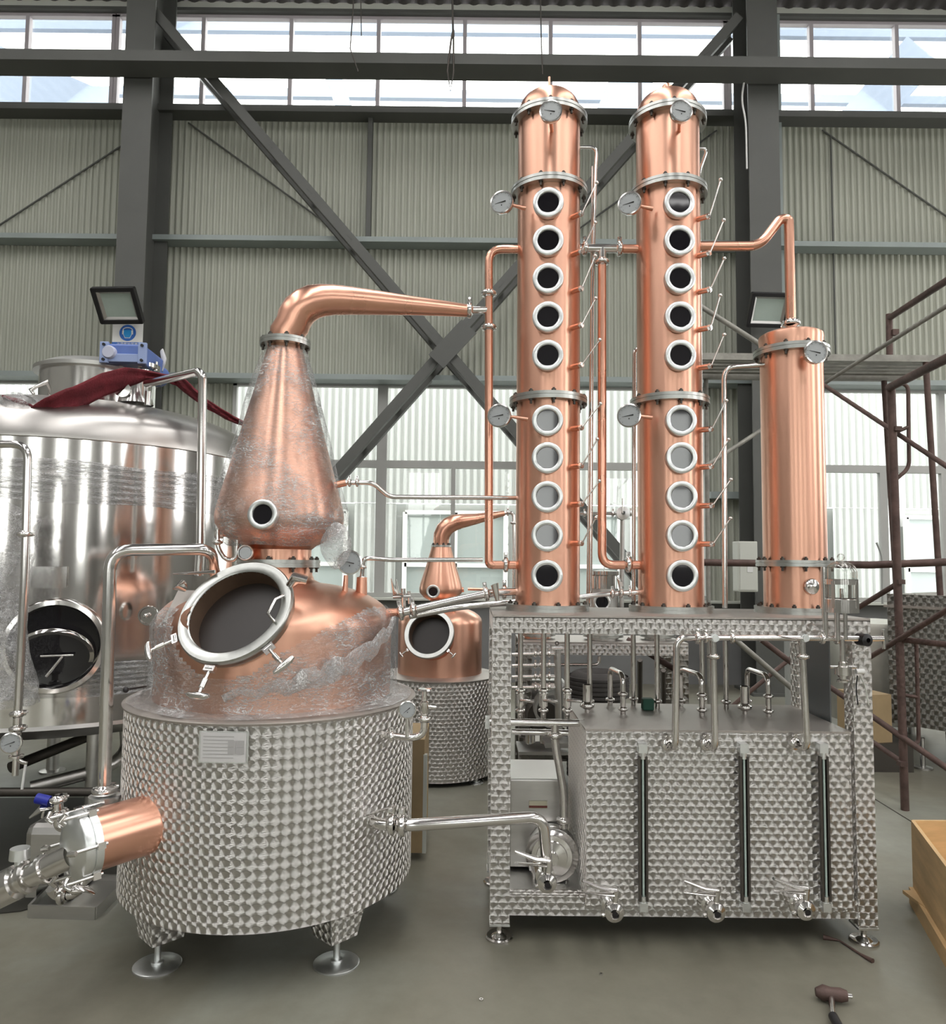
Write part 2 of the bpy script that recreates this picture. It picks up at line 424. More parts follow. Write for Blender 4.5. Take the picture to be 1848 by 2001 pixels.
# ceiling: dark corrugated roof rising from the eave to a ridge
mb = MB()
def roofz(y):
    v = (WY+0.1-y)/(WY-YB+0.3); return 9.62+1.3*(1-abs(v-0.5)*2)
ym = (WY+YB)/2-0.05; ya, yb = 6.6, -9.6
def sheet(x0, x1, a0, a1):
    n = max(2, int((x1-x0)*26)); mb.grid(lambda u, v: (x0+(x1-x0)*u, a0+(a1-a0)*v, roofz(a0+(a1-a0)*v)+0.02*math.sin((x0+(x1-x0)*u)*25)), n, 1)
sheet(XL, XR, WY+0.1, ya); sheet(XL, XR, yb, YB-0.2)
xs_ = [XL]+[x for r_ in ROOFLIGHTS for x in r_]+[XR]
for k in range(0, len(xs_), 2): sheet(xs_[k], xs_[k+1], ya, ym); sheet(xs_[k], xs_[k+1], ym, yb)
for k in range(9): mb.box((0, 6-k*1.9, roofz(6-k*1.9)-.03), (XR-XL, 0.10, 0.14))
struct(mb.build('ceiling', mat('dark_roof_sheet', (0.17, 0.155, 0.16), 0.7), solid=0.02))

def corrugated(mb, x0, x1, z0, z1, y, pitch=0.088, amp=0.016, facing=1):
    n = max(6, int((x1-x0)/pitch*8)); b = len(mb.v)
    for i in range(n+1):
        x = x0+(x1-x0)*i/n; t = (x/pitch) % 1.0
        d = amp*max(-1, min(1, 1.7*math.sin(2*PI*t)))
        mb.v.append(Vector((x, y-d*facing, z0))); mb.v.append(Vector((x, y-d*facing, z1)))
    for i in range(n):
        mb.face([b+2*i, b+2*i+2, b+2*i+3, b+2*i+1], None, False)
ZS, ZG2, ZG1, ZC0, ZC1 = 1.13, 4.06, 6.0, 7.85, 9.36
XW = (rx(90), rx(452), rx(1378), rx(1560))    # window 1 right edge, window 2 left/right edges, window 3 left edge
mb = MB()
corrugated(mb, XL, XR, ZG2, ZC0, WY)
corrugated(mb, XW[0], XW[1], ZS, ZG2, WY)
corrugated(mb, XW[2], XW[3], ZS, ZG2, WY)
struct(mb.build('wall_back', M['sheet'], solid=0.004))
mb = MB().box((0, WY+0.12, ZS/2), (XR-XL, 0.24, ZS))
struct(mb.build('wall_back.001', M['greywall']))
struct(MB().box((0, WY+0.02, ZS-0.02), (XR-XL, 0.34, 0.035)).build('trim_2', M['cream'], bevel=0.005))
struct(MB().box((0, WY+0.05, 9.52), (XR-XL, 0.06, 0.20)).build('trim_3', M['cream']))
struct(MB().box((0, WY-0.05, 9.40), (XR-XL, 0.14, 0.045)).build('trim_4', M['beam']))

def window(name, x0, x1, z0, z1, xs, zs, y=WY, fw=0.05, lower=None, fm=None, deep=0.08):
    root = bpy.data.objects.new(name, None); C.objects.link(root); root.location = ((x0+x1)/2, y, z0); ORIG[root] = Vector(root.location)
    root['kind'] = 'structure'
    mb = MB(); fm = fm or M['frame']
    for z in (z0, z1): mb.box(((x0+x1)/2, y, z), (x1-x0+fw, deep, fw*1.2))
    for x in (x0, x1): mb.box((x, y, (z0+z1)/2), (fw, deep, z1-z0))
    for x, wd in xs: mb.box((x, y, (z0+z1)/2), (wd, deep*0.99, z1-z0))
    for z, wd in zs: mb.box(((x0+x1)/2, y, z), (x1-x0, deep*0.98, wd))
    if lower:
        zt = zs[0][0]
        for x, wd in lower: mb.box((x, y, (z0+zt)/2), (wd, deep*0.97, zt-z0))
    mb.build('window_frame', fm, root)
    # one pane per light between the uprights
    allx = sorted([x0, x1]+[x for x, _ in xs]); zz = sorted([z0, z1]+[z for z, _ in zs])
    for i in range(len(allx)-1):
        for j in range(len(zz)-1):
            MB().box(((allx[i]+allx[i+1])/2, y+0.015, (zz[j]+zz[j+1])/2), (allx[i+1]-allx[i]-0.01, 0.006, zz[j+1]-zz[j]-0.01)).build('pane', M['pane'], root)
    return root
zt = rz(909)
window('window_1', XL+0.1, XW[0], ZS+0.03, ZG2-0.02, [(rx(-60), 0.07)], [(zt, 0.10)], lower=[(rx(40), 0.05)])
window('window_2', XW[1]+0.03, XW[2], ZS+0.03, ZG2-0.02, [(rx(746), 0.14), (rx(1045), 0.10), (rx(1300), 0.10)], [(zt, 0.10)], lower=[(rx(605), 0.05), (rx(886), 0.06), (rx(1180), 0.001)])
window('window_3', XW[3]+0.03, XR-0.1, ZS+0.03, ZG2-0.02, [(rx(1840), 0.08)], [(zt, 0.10)], lower=[(rx(1722), 0.10)])
clx = [rx(x, WY, 180) for x in (-300, -125, 50, 223, 395, 567, 738, 907, 1075, 1249, 1420, 1585, 1752, 1925, 2100)]
M['clframe'] = mat('clerestory_frame', (0.50, 0.46, 0.48), 0.5)
for k, (i0, i1) in enumerate(((0, 3), (3, 10), (10, 14))):
    x0, x1 = clx[i0]+.03, clx[i1]-.03
    window('window_%d' % (4+k), x0, x1, ZC0+0.12, ZC1, [(x, 0.055) for x in clx[i0+1:i1]], [], fw=0.05, fm=M['clframe'])

# purlins and girts on the back wall
def girt(name, lbl, z0, z1, y0, mt):
    return tag(MB().box((0, (y0+WY-0.02)/2, (z0+z1)/2), (XR-XL, WY-0.02-y0, z1-z0)).build(name, mt), lbl, 'girt')
girt('wall_girt', 'dark girt under the clerestory windows running the full length of the back wall', 7.81, 7.90, 9.93, M['beam'])
girt('wall_girt', 'grey horizontal girt halfway up the corrugated back wall', 5.97, 6.04, 9.93, M['girt'])
girt('wall_girt', 'grey horizontal girt just above the lower windows', 4.04, 4.11, 9.86, M['girt'])
o = MB().box(((XW[2]+XW[3])/2, 10.08, rz(965)), (XW[3]-XW[2], 0.2, 0.09)).build('wall_girt', M['girt']); tag(o, 'short grey girt low on the corrugated strip beside the right column', 'girt')
o = MB().box((rx(722, 10.1, 350), 10.12, (6.04+7.81)/2), (0.06, 0.12, 7.81-6.04)).build('girt_post', M['beam']); tag(o, 'slim dark upright between the two upper girts left of the copper columns', 'post')
struct(MB().box((rx(1524, 10.1, 600), 10.12, 4.9), (0.11, 0.10, 9.0)).build('trim_5', M['girt']))
struct(MB().box((rx(1627, 10.15, 400), 10.17, 5.9), (0.012, 0.02, 3.6)).build('trim_6', M['beam']))
# side walls and rear wall (behind the camera) with their windows
for sx, nm in ((XL, 'wall_left'), (XR, 'wall_right')):
    mb = MB()
    mb.box((sx, (YB+WY)/2, 1.25), (0.15, WY-YB, 2.5)); mb.box((sx, (YB+WY)/2, 8.2), (0.15, WY-YB, 3.2))
    for k in range(6): mb.box((sx, YB+(WY-YB)*k/5.0, 4.6), (0.16, 3.2 if sx > 0 else 4.6, 4.2))
    struct(mb.build(nm, mat('side_cladding', (0.26, 0.26, 0.24), 0.7)))
mb = MB(); mb.box((0, YB, 0.8), (XR-XL, 0.15, 1.6)); mb.box((0, YB, 7.9), (XR-XL, 0.15, 4.6))
for k in range(5): mb.box((-8.6+k*4.3, YB, 3.6), (2.8, 0.15, 4.2))
struct(mb.build('wall_front', mat('rear_cladding', (0.24, 0.235, 0.22), 0.7)))
for k in range(4):
    window('window_%d' % (10+k), -7.15+k*4.3, -5.75+k*4.3, 1.65, 5.55, [(-6.45+k*4.3, 0.08)], [(3.6, 0.08)], y=YB)

# ---------------------------------------------------------------- steel columns, crane girder, bracing
def h_column(lbl, x, y0, y1, w_, px0, ext=None):
    t = thing('steel_column', lbl, 'column', (x, (y0+y1)/2, 0), 'H section hall columns')
    mb = MB(); h = 9.7
    mb.box((x, y0+0.012, h/2), (w_, 0.024, h)); mb.box((x, y1-0.012, h/2), (w_, 0.024, h)); mb.box((x, (y0+y1)/2, h/2), (0.02, y1-y0-.048, h))
    mb.build('shaft', M['beam'], t)
    MB().box((x, (y0+y1)/2, 0.0175), (w_+0.14, y1-y0+0.14, 0.035)).build('base_plate', M['beam'], t)
    return t
h_column('grey H section steel column at the left, behind the tank with the blue motor', -4.43, 9.35, 10.02, 0.38, 267)
h_column('grey H section steel column at the right, with the pale switch box on it', 3.74, 9.38, 9.92, 0.40, 1490)
t = thing('crane_girder', 'long grey crane girder crossing in front of the clerestory windows', 'girder', (0, 9.1, 7.8))
mb = MB().box((0, 9.15, 7.93), (XR-XL-0.3, 0.33, 0.14)); mb.build('lower_flange', M['beam'], t)

def bar(mb, p0, p1, wd, dp):
    p0 = Vector(p0); p1 = Vector(p1); d = (p1-p0); L = d.length; x = d.normalized(); y = Vector((0, 1, 0)); z = x.cross(y).normalized()
    mb.box((p0+p1)/2, (L, dp, wd), Matrix((x, y, z)).transposed())
def brace(lbl, a, b, Y0):
    p0, p1 = P(*a, Y0), P(*b, Y0)
    t = thing('cross_brace', lbl, 'brace', ((p0.x+p1.x)/2, Y0+0.2, min(p0.z, p1.z)), 'diagonal cross bracing between the columns')
    for dy in (0, 0.40):
        mb = MB(); bar(mb, p0+Vector((0, dy, 0)), p1+Vector((0, dy, 0)), 0.125, 0.014)
        d = (p1-p0).normalized(); up = d.cross(Vector((0, 1, 0))).normalized()
        if up.z < 0: up = -up
        bar(mb, p0+Vector((0, dy+0.05, 0))-up*0.058, p1+Vector((0, dy+0.05, 0))-up*0.058, 0.012, 0.10)
        mb.build('angle_bar', M['beam'], t)
    n = 13
    for k in range(1, n):
        q = p0.lerp(p1, k/n); d = (p1-p0).normalized()
        MB().box(q+Vector((0, 0.2, 0)), (0.10, 0.42, 0.012), Matrix((d, Vector((0, 1, 0)), d.cross(Vector((0, 1, 0))))).transposed()).build('batten', M['beam'], t)
    return t
brace('grey double angle brace falling from the left column top to the lower right', (300, 20), (1330, 1215), 9.42)
brace('grey double angle brace rising from lower left to the right column top', (560, 1030), (1445, 30), 9.46)
q = P(884, 672, 9.38); MB_ = MB().box(q, (0.62, 0.02, 0.26), Matrix.Rotation(R(-48), 3, 'Y'))
tag(MB_.build('gusset_plate', M['beam']), 'grey gusset plate where the two diagonal braces cross', 'plate')
for lbl, a, b in (('thin wind rod across the cladding left of the left column', (-60, 478), (245, 280)),
                  ('thin wind rod across the cladding just right of the left column', (368, 240), (655, 449)),
                  ('thin wind rod across the cladding between the two tall copper columns', (1120, 455), (1400, 255)),
                  ('thin wind rod across the cladding at the far upper right', (1606, 254), (1900, 458))):
    tag(MB().tube([P(*a, 10.165), P(*b, 10.165)], 0.012, 8).build('wind_rod', M['beam']), lbl, 'rod', 'thin wind bracing rods on the back wall')
# things hanging from the roof
for lbl, pts, r in (('thin black hooked wire hanging before the girder left of centre', [(691, -190), (690, 14), (684, 95), (700, 140)], 0.008),
                    ('short thin wire hanging beside the hooked wire', [(705, -190), (705, 14), (706, 70)], 0.006),
                    ('thin steel rod hanging above the left copper column', [(1055, -190), (1056, 14), (1058, 100), (1060, 146)], 0.008),
                    ('looped black cable hanging at top centre', [(884, -190), (884, 8), (885, 60), (881, 80), (874, 140), (880, 178), (886, 140), (886, 60)], 0.013)):
    tag(MB().tube([P(x, y, 8.85) for x, y in pts], r, 8).build('hanging_wire', M['bolt']), lbl, 'wire')
tag(MB().tube(fillet([P(1455, 150, 9.3), P(1448, 195, 9.3), P(1457, 235, 9.3), P(1459, 330, 9.3)], 0.2), 0.012, 8).build('white_cable', M['white']), 'white cable running down the upper right column', 'cable')

# outside: canopy beams above and the pale building across the yard
t = thing('outdoor_canopy', 'pale canopy trusses outside, seen through the clerestory windows', 'canopy', (0, 12.5, 0))
for a, b, wd in (((-60, 140), (190, 250), 1.3), ((640, 120), (690, 260), 0.28), ((1245, 130), (1195, 250), 0.75), ((1800, 100), (1670, 250), 0.75)):
    mb = MB(); bar(mb, P(*a, 13.0), P(*b, 13.0), wd, 0.12); mb.build('rafter', M['outbeam'], t)
mb = MB(); p0, p1 = P(-100, 176, 14.0), P(1950, 200, 14.0); bar(mb, p0, p1, 0.17, 0.12); mb.build('purlin', M['outbeam'], t)
mb = MB(); p0, p1 = P(-100, 42, 14.0), P(1950, 62, 14.0); bar(mb, p0, p1, 0.34, 0.12); mb.build('purlin', M['outbeam'], t)
for x in (-11.5, 11.5): MB().box((x, 13.5, 6), (0.3, 0.3, 12)).build('post', M['outbeam'], t)
BY = 17.0
t = thing('neighbouring_building', 'pale building across the yard seen through the lower windows', 'building', (0, BY, 0))
mb = MB(); corrugated(mb, -14, 14, 2.95, 6.4, BY, 0.16, 0.03); mb.build('upper_cladding', M['paleclad'], t)
mb = MB(); corrugated(mb, -2.7, -1.75, -0.1, 2.95, BY+0.02, 0.16, 0.03); corrugated(mb, 8.2, 9.6, -0.1, 2.95, BY+0.02, 0.16, 0.03); mb.build('lower_cladding', M['paleclad'], t)
MB().box((0, BY+0.25, 1.4), (28, 0.1, 3.1)).build('lower_wall', M['paleclad'], t)
for k in range(9):
    x0 = (-13.0, -10.4, -7.8, -5.2, -1.55, 1.05, 3.65, 6.0, 9.9)[k]; w_ = 2.3 if k != 7 else 2.0
    f = MB(); 
    for z in (0.55, 1.55, 2.75): f.box((x0+w_/2, BY+0.06, z), (w_, 0.08, 0.09))
    for x in (x0, x0+w_/2, x0+w_): f.box((x, BY+0.06, 1.65), (0.10, 0.08, 2.2))
    fo = f.build('window_frame', M['white'], t)
    MB().box((x0+w_/2, BY+0.1, 1.65), (w_, 0.02, 2.2)).build('pane', M['outgrey'], fo)

# ================================================================ kit of fittings
def basis(n):
    n = Vector(n).normalized(); ref = Vector((0, 0, 1)) if abs(n.z) < 0.95 else Vector((0, 1, 0))
    a = ref.cross(n).normalized(); b = n.cross(a); return n, a, b      # b is 'up' in the face
def clamp_mb(mb, p, d, r, wing=True):
    """tri-clamp: ferrule pair in a ring with a wing nut"""
    p = Vector(p); d = Vector(d).normalized(); k = r
    mb.lathe([(k*1.02, -k*.9), (k*1.3, -k*.55), (k*1.75, -k*.45), (k*1.9, -k*.2), (k*1.9, k*.2), (k*1.75, k*.45), (k*1.3, k*.55), (k*1.02, k*.9)], p, d, 20)
    if wing:
        n, a, b = basis(d); q = p + b*k*2.1
        mb.box(q, (k*1.0, k*1.0, k*1.5), Matrix((a, n, b)).transposed()); mb.tube([q-a*k*1.1+b*k*0.4, q, q+a*k*1.1+b*k*0.4], k*0.28, 8)
def put_clamp(par, p, d, r, name='clamp', wing=True):
    mb = MB(); clamp_mb(mb, p, d, r, wing); return mb.build(name, M['steel'], par)
def sight_glass(par, c, n, ro, ri, depth=0.03, back=0.05):
    c = Vector(c); n = Vector(n).normalized()
    f = MB().lathe([(ri, -0.004), (ri, 0.004), (ri+0.004, 0.008), (ro-0.003, 0.008), (ro, 0.005), (ro, -depth*.45), (ro*.93, -depth*.5), (ro*.97, -depth*.55), (ro*.97, -depth), (ri, -depth)], c, n, 36)
    o = f.build('sight_glass', M['flange_bright'], par)
    MB().lathe([(0, 0), (ri+.001, 0)], c-n*0.001, n, 28).build('glass', M['darkglass'], o)
    MB().cyl(c-n*(depth*.9), c-n*(depth+back), ro*0.8, n=28).build('nozzle', M['copper2'], o)
    return o
M['flange_bright'] = mat('bright_turned_flange', (0.80, 0.82, 0.82), 0.34, 1, 0.04, 10)
def gauge(par, c, n, r, stem=None, sr=0.008, sm='copper2', needle=-15, casemat='steel', back=None):
    c = Vector(c); n, a, b = basis(n)
    t = MB().lathe([(0, -r*.55), (r*.9, -r*.55), (r*.97, -r*.45), (r*.97, -r*.08), (r*1.04, -r*.05), (r*1.04, r*.08), (r*.93, r*.10), (r*.90, r*.02)], c, n, 32)
    if back is not None: t.cyl(c-n*r*.5, Vector(back), sr)
    o = t.build('gauge', M[casemat], par)
    MB().lathe([(0, 0), (r*.92, 0)], c+n*r*.015, n, 32).build('dial', M['dial'], o)
    mb = MB(); ca = math.cos(R(needle)); sa = math.sin(R(needle)); d = a*(-ca)*-1 + b*sa
    q = c+n*r*.05
    d = (a*ca + b*sa)
    mb.tube([q-d*r*.62, q, q+d*r*.38], [r*.012, r*.03, r*.05], 6)
    for k in range(11):
        ang = R(-45+27*k); v = a*math.cos(ang)+b*math.sin(ang)
        mb.tube([q+v*r*.74, q+v*r*.84], r*.012, 4)
    mb.box(q-b*r*.28, (r*.09, r*.01, r*.11), Matrix((a, n, b)).transposed())
    mb.build('needle', M['black'], o)
    if stem is not None:
        MB().tube([Vector(stem[0]), Vector(stem[1])], [sr, sr*1.35], 12).build('stem', M[sm], o)
    return o
def lever_valve(par, p, d, up, s=1.0, name='valve'):
    """sanitary butterfly valve in a pipe along d with a squeeze handle lying along 'up' direction"""
    p = Vector(p); d = Vector(d).normalized(); up = Vector(up).normalized()
    mb = MB().lathe([(.018*s, -.035*s), (.034*s, -.03*s), (.036*s, -.012*s), (.030*s, -.01*s), (.030*s, .01*s), (.036*s, .012*s), (.034*s, .03*s), (.018*s, .035*s)], p, d, 24)
    o = mb.build(name, M['steel'], par)
    sd = d.cross(up).normalized(); q = p+sd*.05*s
    mb = MB().cyl(p+sd*.02*s, q+sd*.008*s, .010*s)
    mb.tube([q, q+up*.05*s+sd*.004*s, q+up*.15*s+sd*.01*s], [.010*s, .013*s, .006*s], 10, flat=(1.2, .5))
    mb.tube([q+up*.03*s, q+up*.07*s-sd*.014*s, q+up*.13*s-sd*.018*s], [.006*s, .006*s, .003*s], 8)
    mb.build('handle', M['steel'], o)
    return o
def drain_valve(lbl, c, s=1.0, group=None):
    """ball valve facing the viewer: round polished body, bore, long double lever to the upper left"""
    c = Vector(c)
    t = thing('drain_valve', lbl, 'valve', c, group)
    n = Vector((0.03, -1, -0.05)).normalized()
    mb = MB().lathe([(.040*s, .16*s), (.040*s, .05*s), (.028*s, .045*s), (.028*s, .02*s), (.037*s, .015*s), (.041*s, 0), (.038*s, -.015*s), (.026*s, -.022*s), (.020*s, -.026*s), (.018*s, -.010*s)], c, -n, 32)
    mb.lathe([(0, 0), (.019*s, 0)], c+n*.010*s, n, 20)
    mb.build('body', M['steel'], t)
    MB().lathe([(0, 0), (.0125*s, 0)], c+n*.027*s, n, 20).build('bore', M['darkglass'], t)
    mb = MB().cyl(c+Vector((.004, 0, .03))*s, c+Vector((.010, 0, .085))*s, .0125*s)
    mb.tube([c+Vector((.010, 0, .085))*s, c+Vector((-.045, -.006, .092))*s, c+Vector((-.13, -.012, .125))*s], [.012*s, .013*s, .007*s], 10, flat=(1.3, .8))
    mb.tube([c+Vector((0, 0, .065))*s, c+Vector((-.05, -.006, .070))*s, c+Vector((-.13, -.008, .078))*s], [.010*s, .008*s, .004*s], 8, flat=(1.3, .7))
    mb.build('lever', M['steel'], t)
    MB().cyl(c+Vector((-.045, .01, -.02))*s, c+Vector((-.02, .01, -.015))*s, .008*s).build('screw', M['steel'], t)
    return t
def run(name, lbl, cat, pts, r, mt='steel', rad=0.07, clamps=(), group=None, n=16):
    """a pipe run: > tube, clamp ..."""
    pts = [Vector(p) for p in pts]; z = min(p.z for p in pts)
    t = thing(name, lbl, cat, (pts[0].x, pts[0].y, z), group)
    MB().tube(fillet(pts, rad), r, n).build('tube', M[mt], t)
    for (p, d) in clamps: put_clamp(t, p, d, r)
    return t
def flange_mb(mb, c, r, ri, h=0.03, nb=8, bolts=True, a0=0.3, axis=(0, 0, 1)):
    c = Vector(c)
    mb.lathe([(ri, -h/2), (r, -h/2), (r, -h*.08), (r*.985, -h*.06), (r*.985, h*.06), (r, h*.08), (r, h/2), (ri, h/2)], c, axis, 48)
def bolts(par, c, r, h, nb, a0=0.3):
    c = Vector(c)
    for k in range(nb):
        mb = MB()
        a = a0+2*PI*k/nb; q = c+Vector((math.cos(a)*r, math.sin(a)*r, 0))
        mb.cyl(q-Vector((0, 0, h/2+.022)), q+Vector((0, 0, h/2+.016)), .006, n=8)
        for s_ in (-1, 1): mb.cyl(q+Vector((0, 0, s_*(h/2+.001)-.005)), q+Vector((0, 0, s_*(h/2+.001)+.009 if s_ > 0 else s_*(h/2+.001)+.003)), .011, n=6)
        mb.build('bolt', M['bolt'], par)
def flange(par, c, r, ri, h=0.03, nb=8, a0=0.3, name='flange'):
    mb = MB(); flange_mb(mb, c, r, ri, h); o = mb.build(name, M['flange'], par)
    bolts(o, c, r-.016, h, nb, a0)
    return o

# ================================================================ pot stills
def manhole(par, c, n, Rm, clampang, small=False, roll=0.0):
    c = Vector(c); n, a, b = basis(n)
    nk = MB().lathe([(Rm*.86, -.30 if not small else -.17), (Rm*.86, -.004)], c, n, 56); nk.build('hatch_neck', M['copper2'], par)
    mb = MB().lathe([(Rm*.80, -.035), (Rm*.80, 0), (Rm*.83, .006), (Rm*.98, .006), (Rm, 0), (Rm, -.022), (Rm*.97, -.03), (Rm*.97, -.045), (Rm*.86, -.05)], c, n, 64)
    o = mb.build('hatch_ring', M['flange'], par)
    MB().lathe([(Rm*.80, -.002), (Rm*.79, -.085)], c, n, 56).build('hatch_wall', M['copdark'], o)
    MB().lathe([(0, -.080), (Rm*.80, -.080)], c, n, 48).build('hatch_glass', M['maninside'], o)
    for ang in clampang:
        v = a*math.cos(R(ang))+b*math.sin(R(ang)); q = c+v*Rm*1.02-n*.012; tv = n.cross(v); k = 0.5 if small else 1
        mb = MB(); mb.box(q+v*.012*k, (.045*k, .02*k, .022*k), Matrix((tv, n, v)).transposed())
        mb.tube([q+v*.01*k-tv*.016*k, q+v*.01*k+tv*.016*k], .012*k, 10)
        mb.tube([q+v*.01*k, q+v*.065*k], .0065*k, 10); mb.cyl(q+v*.055*k, q+v*.09*k, .0115*k, n=10)
        mb.tube([q+v*.09*k, q+v*.125*k], .0065*k, 10)
        e = q+v*.122*k
        mb.tube([e-tv*.045*k-v*.004*k, e-tv*.03*k, e, e+tv*.03*k, e+tv*.045*k-v*.004*k], [.008*k, .012*k, .015*k, .012*k, .008*k], 10)
        mb.build('swing_bolt', M['steel'], o)
    return o, c, n, a, b

def still_foot(par, x, y, z0, r=0.085, name='foot'):
    mb = MB().lathe([(0, .0), (r, 0), (r, .006), (r-.004, .009), (.024, .012), (.024, .020), (.013, .022), (.013, z0)], (x, y, 0), (0, 0, 1), 40)
    return mb.build(name, M['flange_bright'], par)

def make_still(lbl, Cx, Cy, rj, zj0, zj1, rd, zd_sh, zneck0, rn, zfl, bell, ztop, rtop, arm, armr, legs, legr, hatch, small=False):
    t = thing('pot_still', lbl, 'still', (Cx, Cy, 0))
    c0 = (Cx, Cy, 0); pm = 'scales_small' if small else 'scales_jacket'
    MB().lathe([(rj, zj0), (rj, zj1)], c0, n=96).build('jacket', M[pm], t)
    MB().lathe([(0, zj0+.01), (rj*.7, zj0+.002), (rj-.002, zj0+.003)], c0, n=64).build('jacket_base', M['satin'], t)
    MB().lathe([(rd*.9, zj1+.016), (rj+.004, zj1+.004), (rj+.010, zj1), (rj+.008, zj1-.008), (rj-.01, zj1-.008)], c0, n=96).build('jacket_lid', M['lid'], t)
    # dome
    H = zneck0-zd_sh; prof = [(rd, zj1), (rd, zd_sh)]
    for k in range(1, 17):
        a = PI/2*k/16; r = rd*math.cos(a)**0.82
        if r < rn*1.04: break
        prof.append((r, zd_sh+H*math.sin(a)))
    prof += [(rn*1.06, zneck0+.006), (rn, zneck0+.03), (rn, zfl)]
    fine = [prof[0]]
    for p_, q_ in zip(prof, prof[1:]):
        m_ = max(1, int(math.hypot(q_[0]-p_[0], q_[1]-p_[1])/.011))
        for i in range(1, m_+1): fine.append((p_[0]+(q_[0]-p_[0])*i/m_, p_[1]+(q_[1]-p_[1])*i/m_))
    mb = MB().lathe(fine, c0, n=280)
    hc_, hn_, hr_ = Vector(hatch[0]), Vector(hatch[1]).normalized(), hatch[2]*.815
    keep = []
    for i, f in enumerate(mb.f):
        d = sum((mb.v[j] for j in f), Vector())/len(f)-hc_
        if (d-hn_*d.dot(hn_)).length > hr_ or d.dot(hn_) < -.35: keep.append(i)
    mb.f = [mb.f[i] for i in keep]; mb.uv = [mb.uv[i] for i in keep]; mb.sm = [mb.sm[i] for i in keep]
    mb.build('dome', M['copper'], t)
    k = 0.5 if small else 1
    flange(t, (Cx, Cy, zfl), rn+.035*k, rn-.01, .034*k, 10, name='neck_flange')
    MB().lathe(bell, c0, n=96).build('bell_head', M['copper'], t)
    flange(t, (Cx, Cy, ztop), rtop+.038*k, rtop-.01, .030*k, 8, name='top_flange')
    MB().tube(arm, armr, 40).build('vapour_arm', M['copper2'], t)
    for (x, y) in legs:
        d = Vector((x-Cx, y-Cy, 0)).normalized(); tv = Vector((-d.y, d.x, 0)); mb = MB()
        w0, w1, dp0, dp1 = .105*k*1.0, .062*k, .10*k, .062*k; b = 0
        ztop_ = zj0+.10; zb = legr; o = Vector((x, y, 0)); vs = []
        for z, ww, dd in ((zb, w1, dp1), (ztop_, w0, dp0)):
            for sx, sy in ((-1, -1), (1, -1), (1, 1), (-1, 1)): vs.append(o+d*(sx*dd/1-.012)+tv*sy*ww/1+Vector((0, 0, z)))
        mb.v = vs
        for q in ((0, 3, 2, 1), (0, 1, 5, 4), (1, 2, 6, 5), (2, 3, 7, 6), (3, 0, 4, 7)):
            ps = [vs[i] for i in q]; mb.face(list(q), [((p-o).dot(tv)+(p-o).dot(d), p.z) for p in ps])
        l = mb.build('leg', M[pm], t)
        still_foot(l, x, y, zb+.01, .092*k if not small else .05)
    return t

# the big still at the left
SX, SY = -0.885, 3.43
def sz(py): return P(545, py, SY).z
zl = sz(1357)
Z0 = 0.245
armc = [(569, 668, 31), (569, 652, 32), (571, 636, 33), (576, 621, 34), (585, 607, 34.5), (597, 597, 34), (612, 590, 33), (630, 587, 31), (652, 586, 29), (690, 588, 26.5), (740, 592, 23), (800, 597, 18.5), (860, 602, 15), (912, 607, 12)]
def armpath(ac, y0, y1):
    pts, rs = [], []
    for k, (x, y, r) in enumerate(ac):
        yy = y0+(y1-y0)*max(0, (x-ac[5][0]))/(ac[-1][0]-ac[5][0]); p = P(x, y, yy); pts.append(p); rs.append(r/ppm(p))
    return pts, rs
arm, armr = armpath(armc, SY, 3.62)
arm[0].x = SX; arm[1].x = SX+.002
RB = 0.285
def bprof(lst): return [(r/425.0*1.0, sz(py)) for r, py in lst]
bell = bprof([(62, 1098), (61, 1085), (61, 1074), (70, 1066), (92, 1056), (112, 1040), (121, 1026), (123, 1012), (121.5, 998), (113, 965), (100, 920), (86, 870), (71, 815), (57, 765), (45, 720), (38, 695), (34, 682), (33, 672)])
legs = [(-1.229, 3.07), (-0.526, 3.098), (-0.443, 3.79), (-1.24, 3.79)]
mc = P(459, 1193, 2.99); mn = (-0.20, -0.78, 0.60)
still = make_still('large copper pot still with a steel jacket, wrapped in stretch film in the foreground', SX, SY, 0.622, Z0, zl, 0.515, sz(1215), sz(1135), 0.150, sz(1101), bell, sz(672), 0.078, arm, armr, legs, 0.105, (mc, mn, .238))
# manhole at the front left of the dome
mo, c, n, a, b = manhole(still, mc, mn, 0.238, (-148, -92, -38))
# hinge plate at the left, hinge block at the upper right with a wire handle
MB().box(c-a*.275-n*.03+b*.03, (.10, .16, .006), Matrix((a, b, n)).transposed()).build('hinge_plate', M['lid'], mo)
mb = MB().tube([c+a*.238*math.cos(R(32))+b*.238*math.sin(R(32))+n*.002, c+a*.27*math.cos(R(30))+b*.27*math.sin(R(32))+n*.03, c+a*.30*math.cos(R(26))+b*.29*math.sin(R(30))+n*.01], [.018, .034, .024], 12, flat=(1.3, .7)); mb.build('hinge_block', M['steel'], mo)
mb = MB().tube([c+a*.205*math.cos(R(20))+b*.205*math.sin(R(20))+n*.01, c+a*.18+b*.035+n*.035, c+a*.172-b*.03+n*.035, c+a*.20-b*.055+n*.01], .006, 8); mb.build('handle', M['steel'], mo)
# sight glasses on the bell: one facing, one in profile at the left
gp = P(513, 1005, SY-.285)
nd = Vector((gp.x-SX, gp.y-SY, 0)).normalized()
sight_glass(still, P(513, 1005, SY-.33), Vector((-.10, -1, 0.08)), .0635, .042, .03, .08)
q = P(424, 1030, SY-.05); sight_glass(still, q, (-1, -.25, .05), .052, .034, .03, .10)
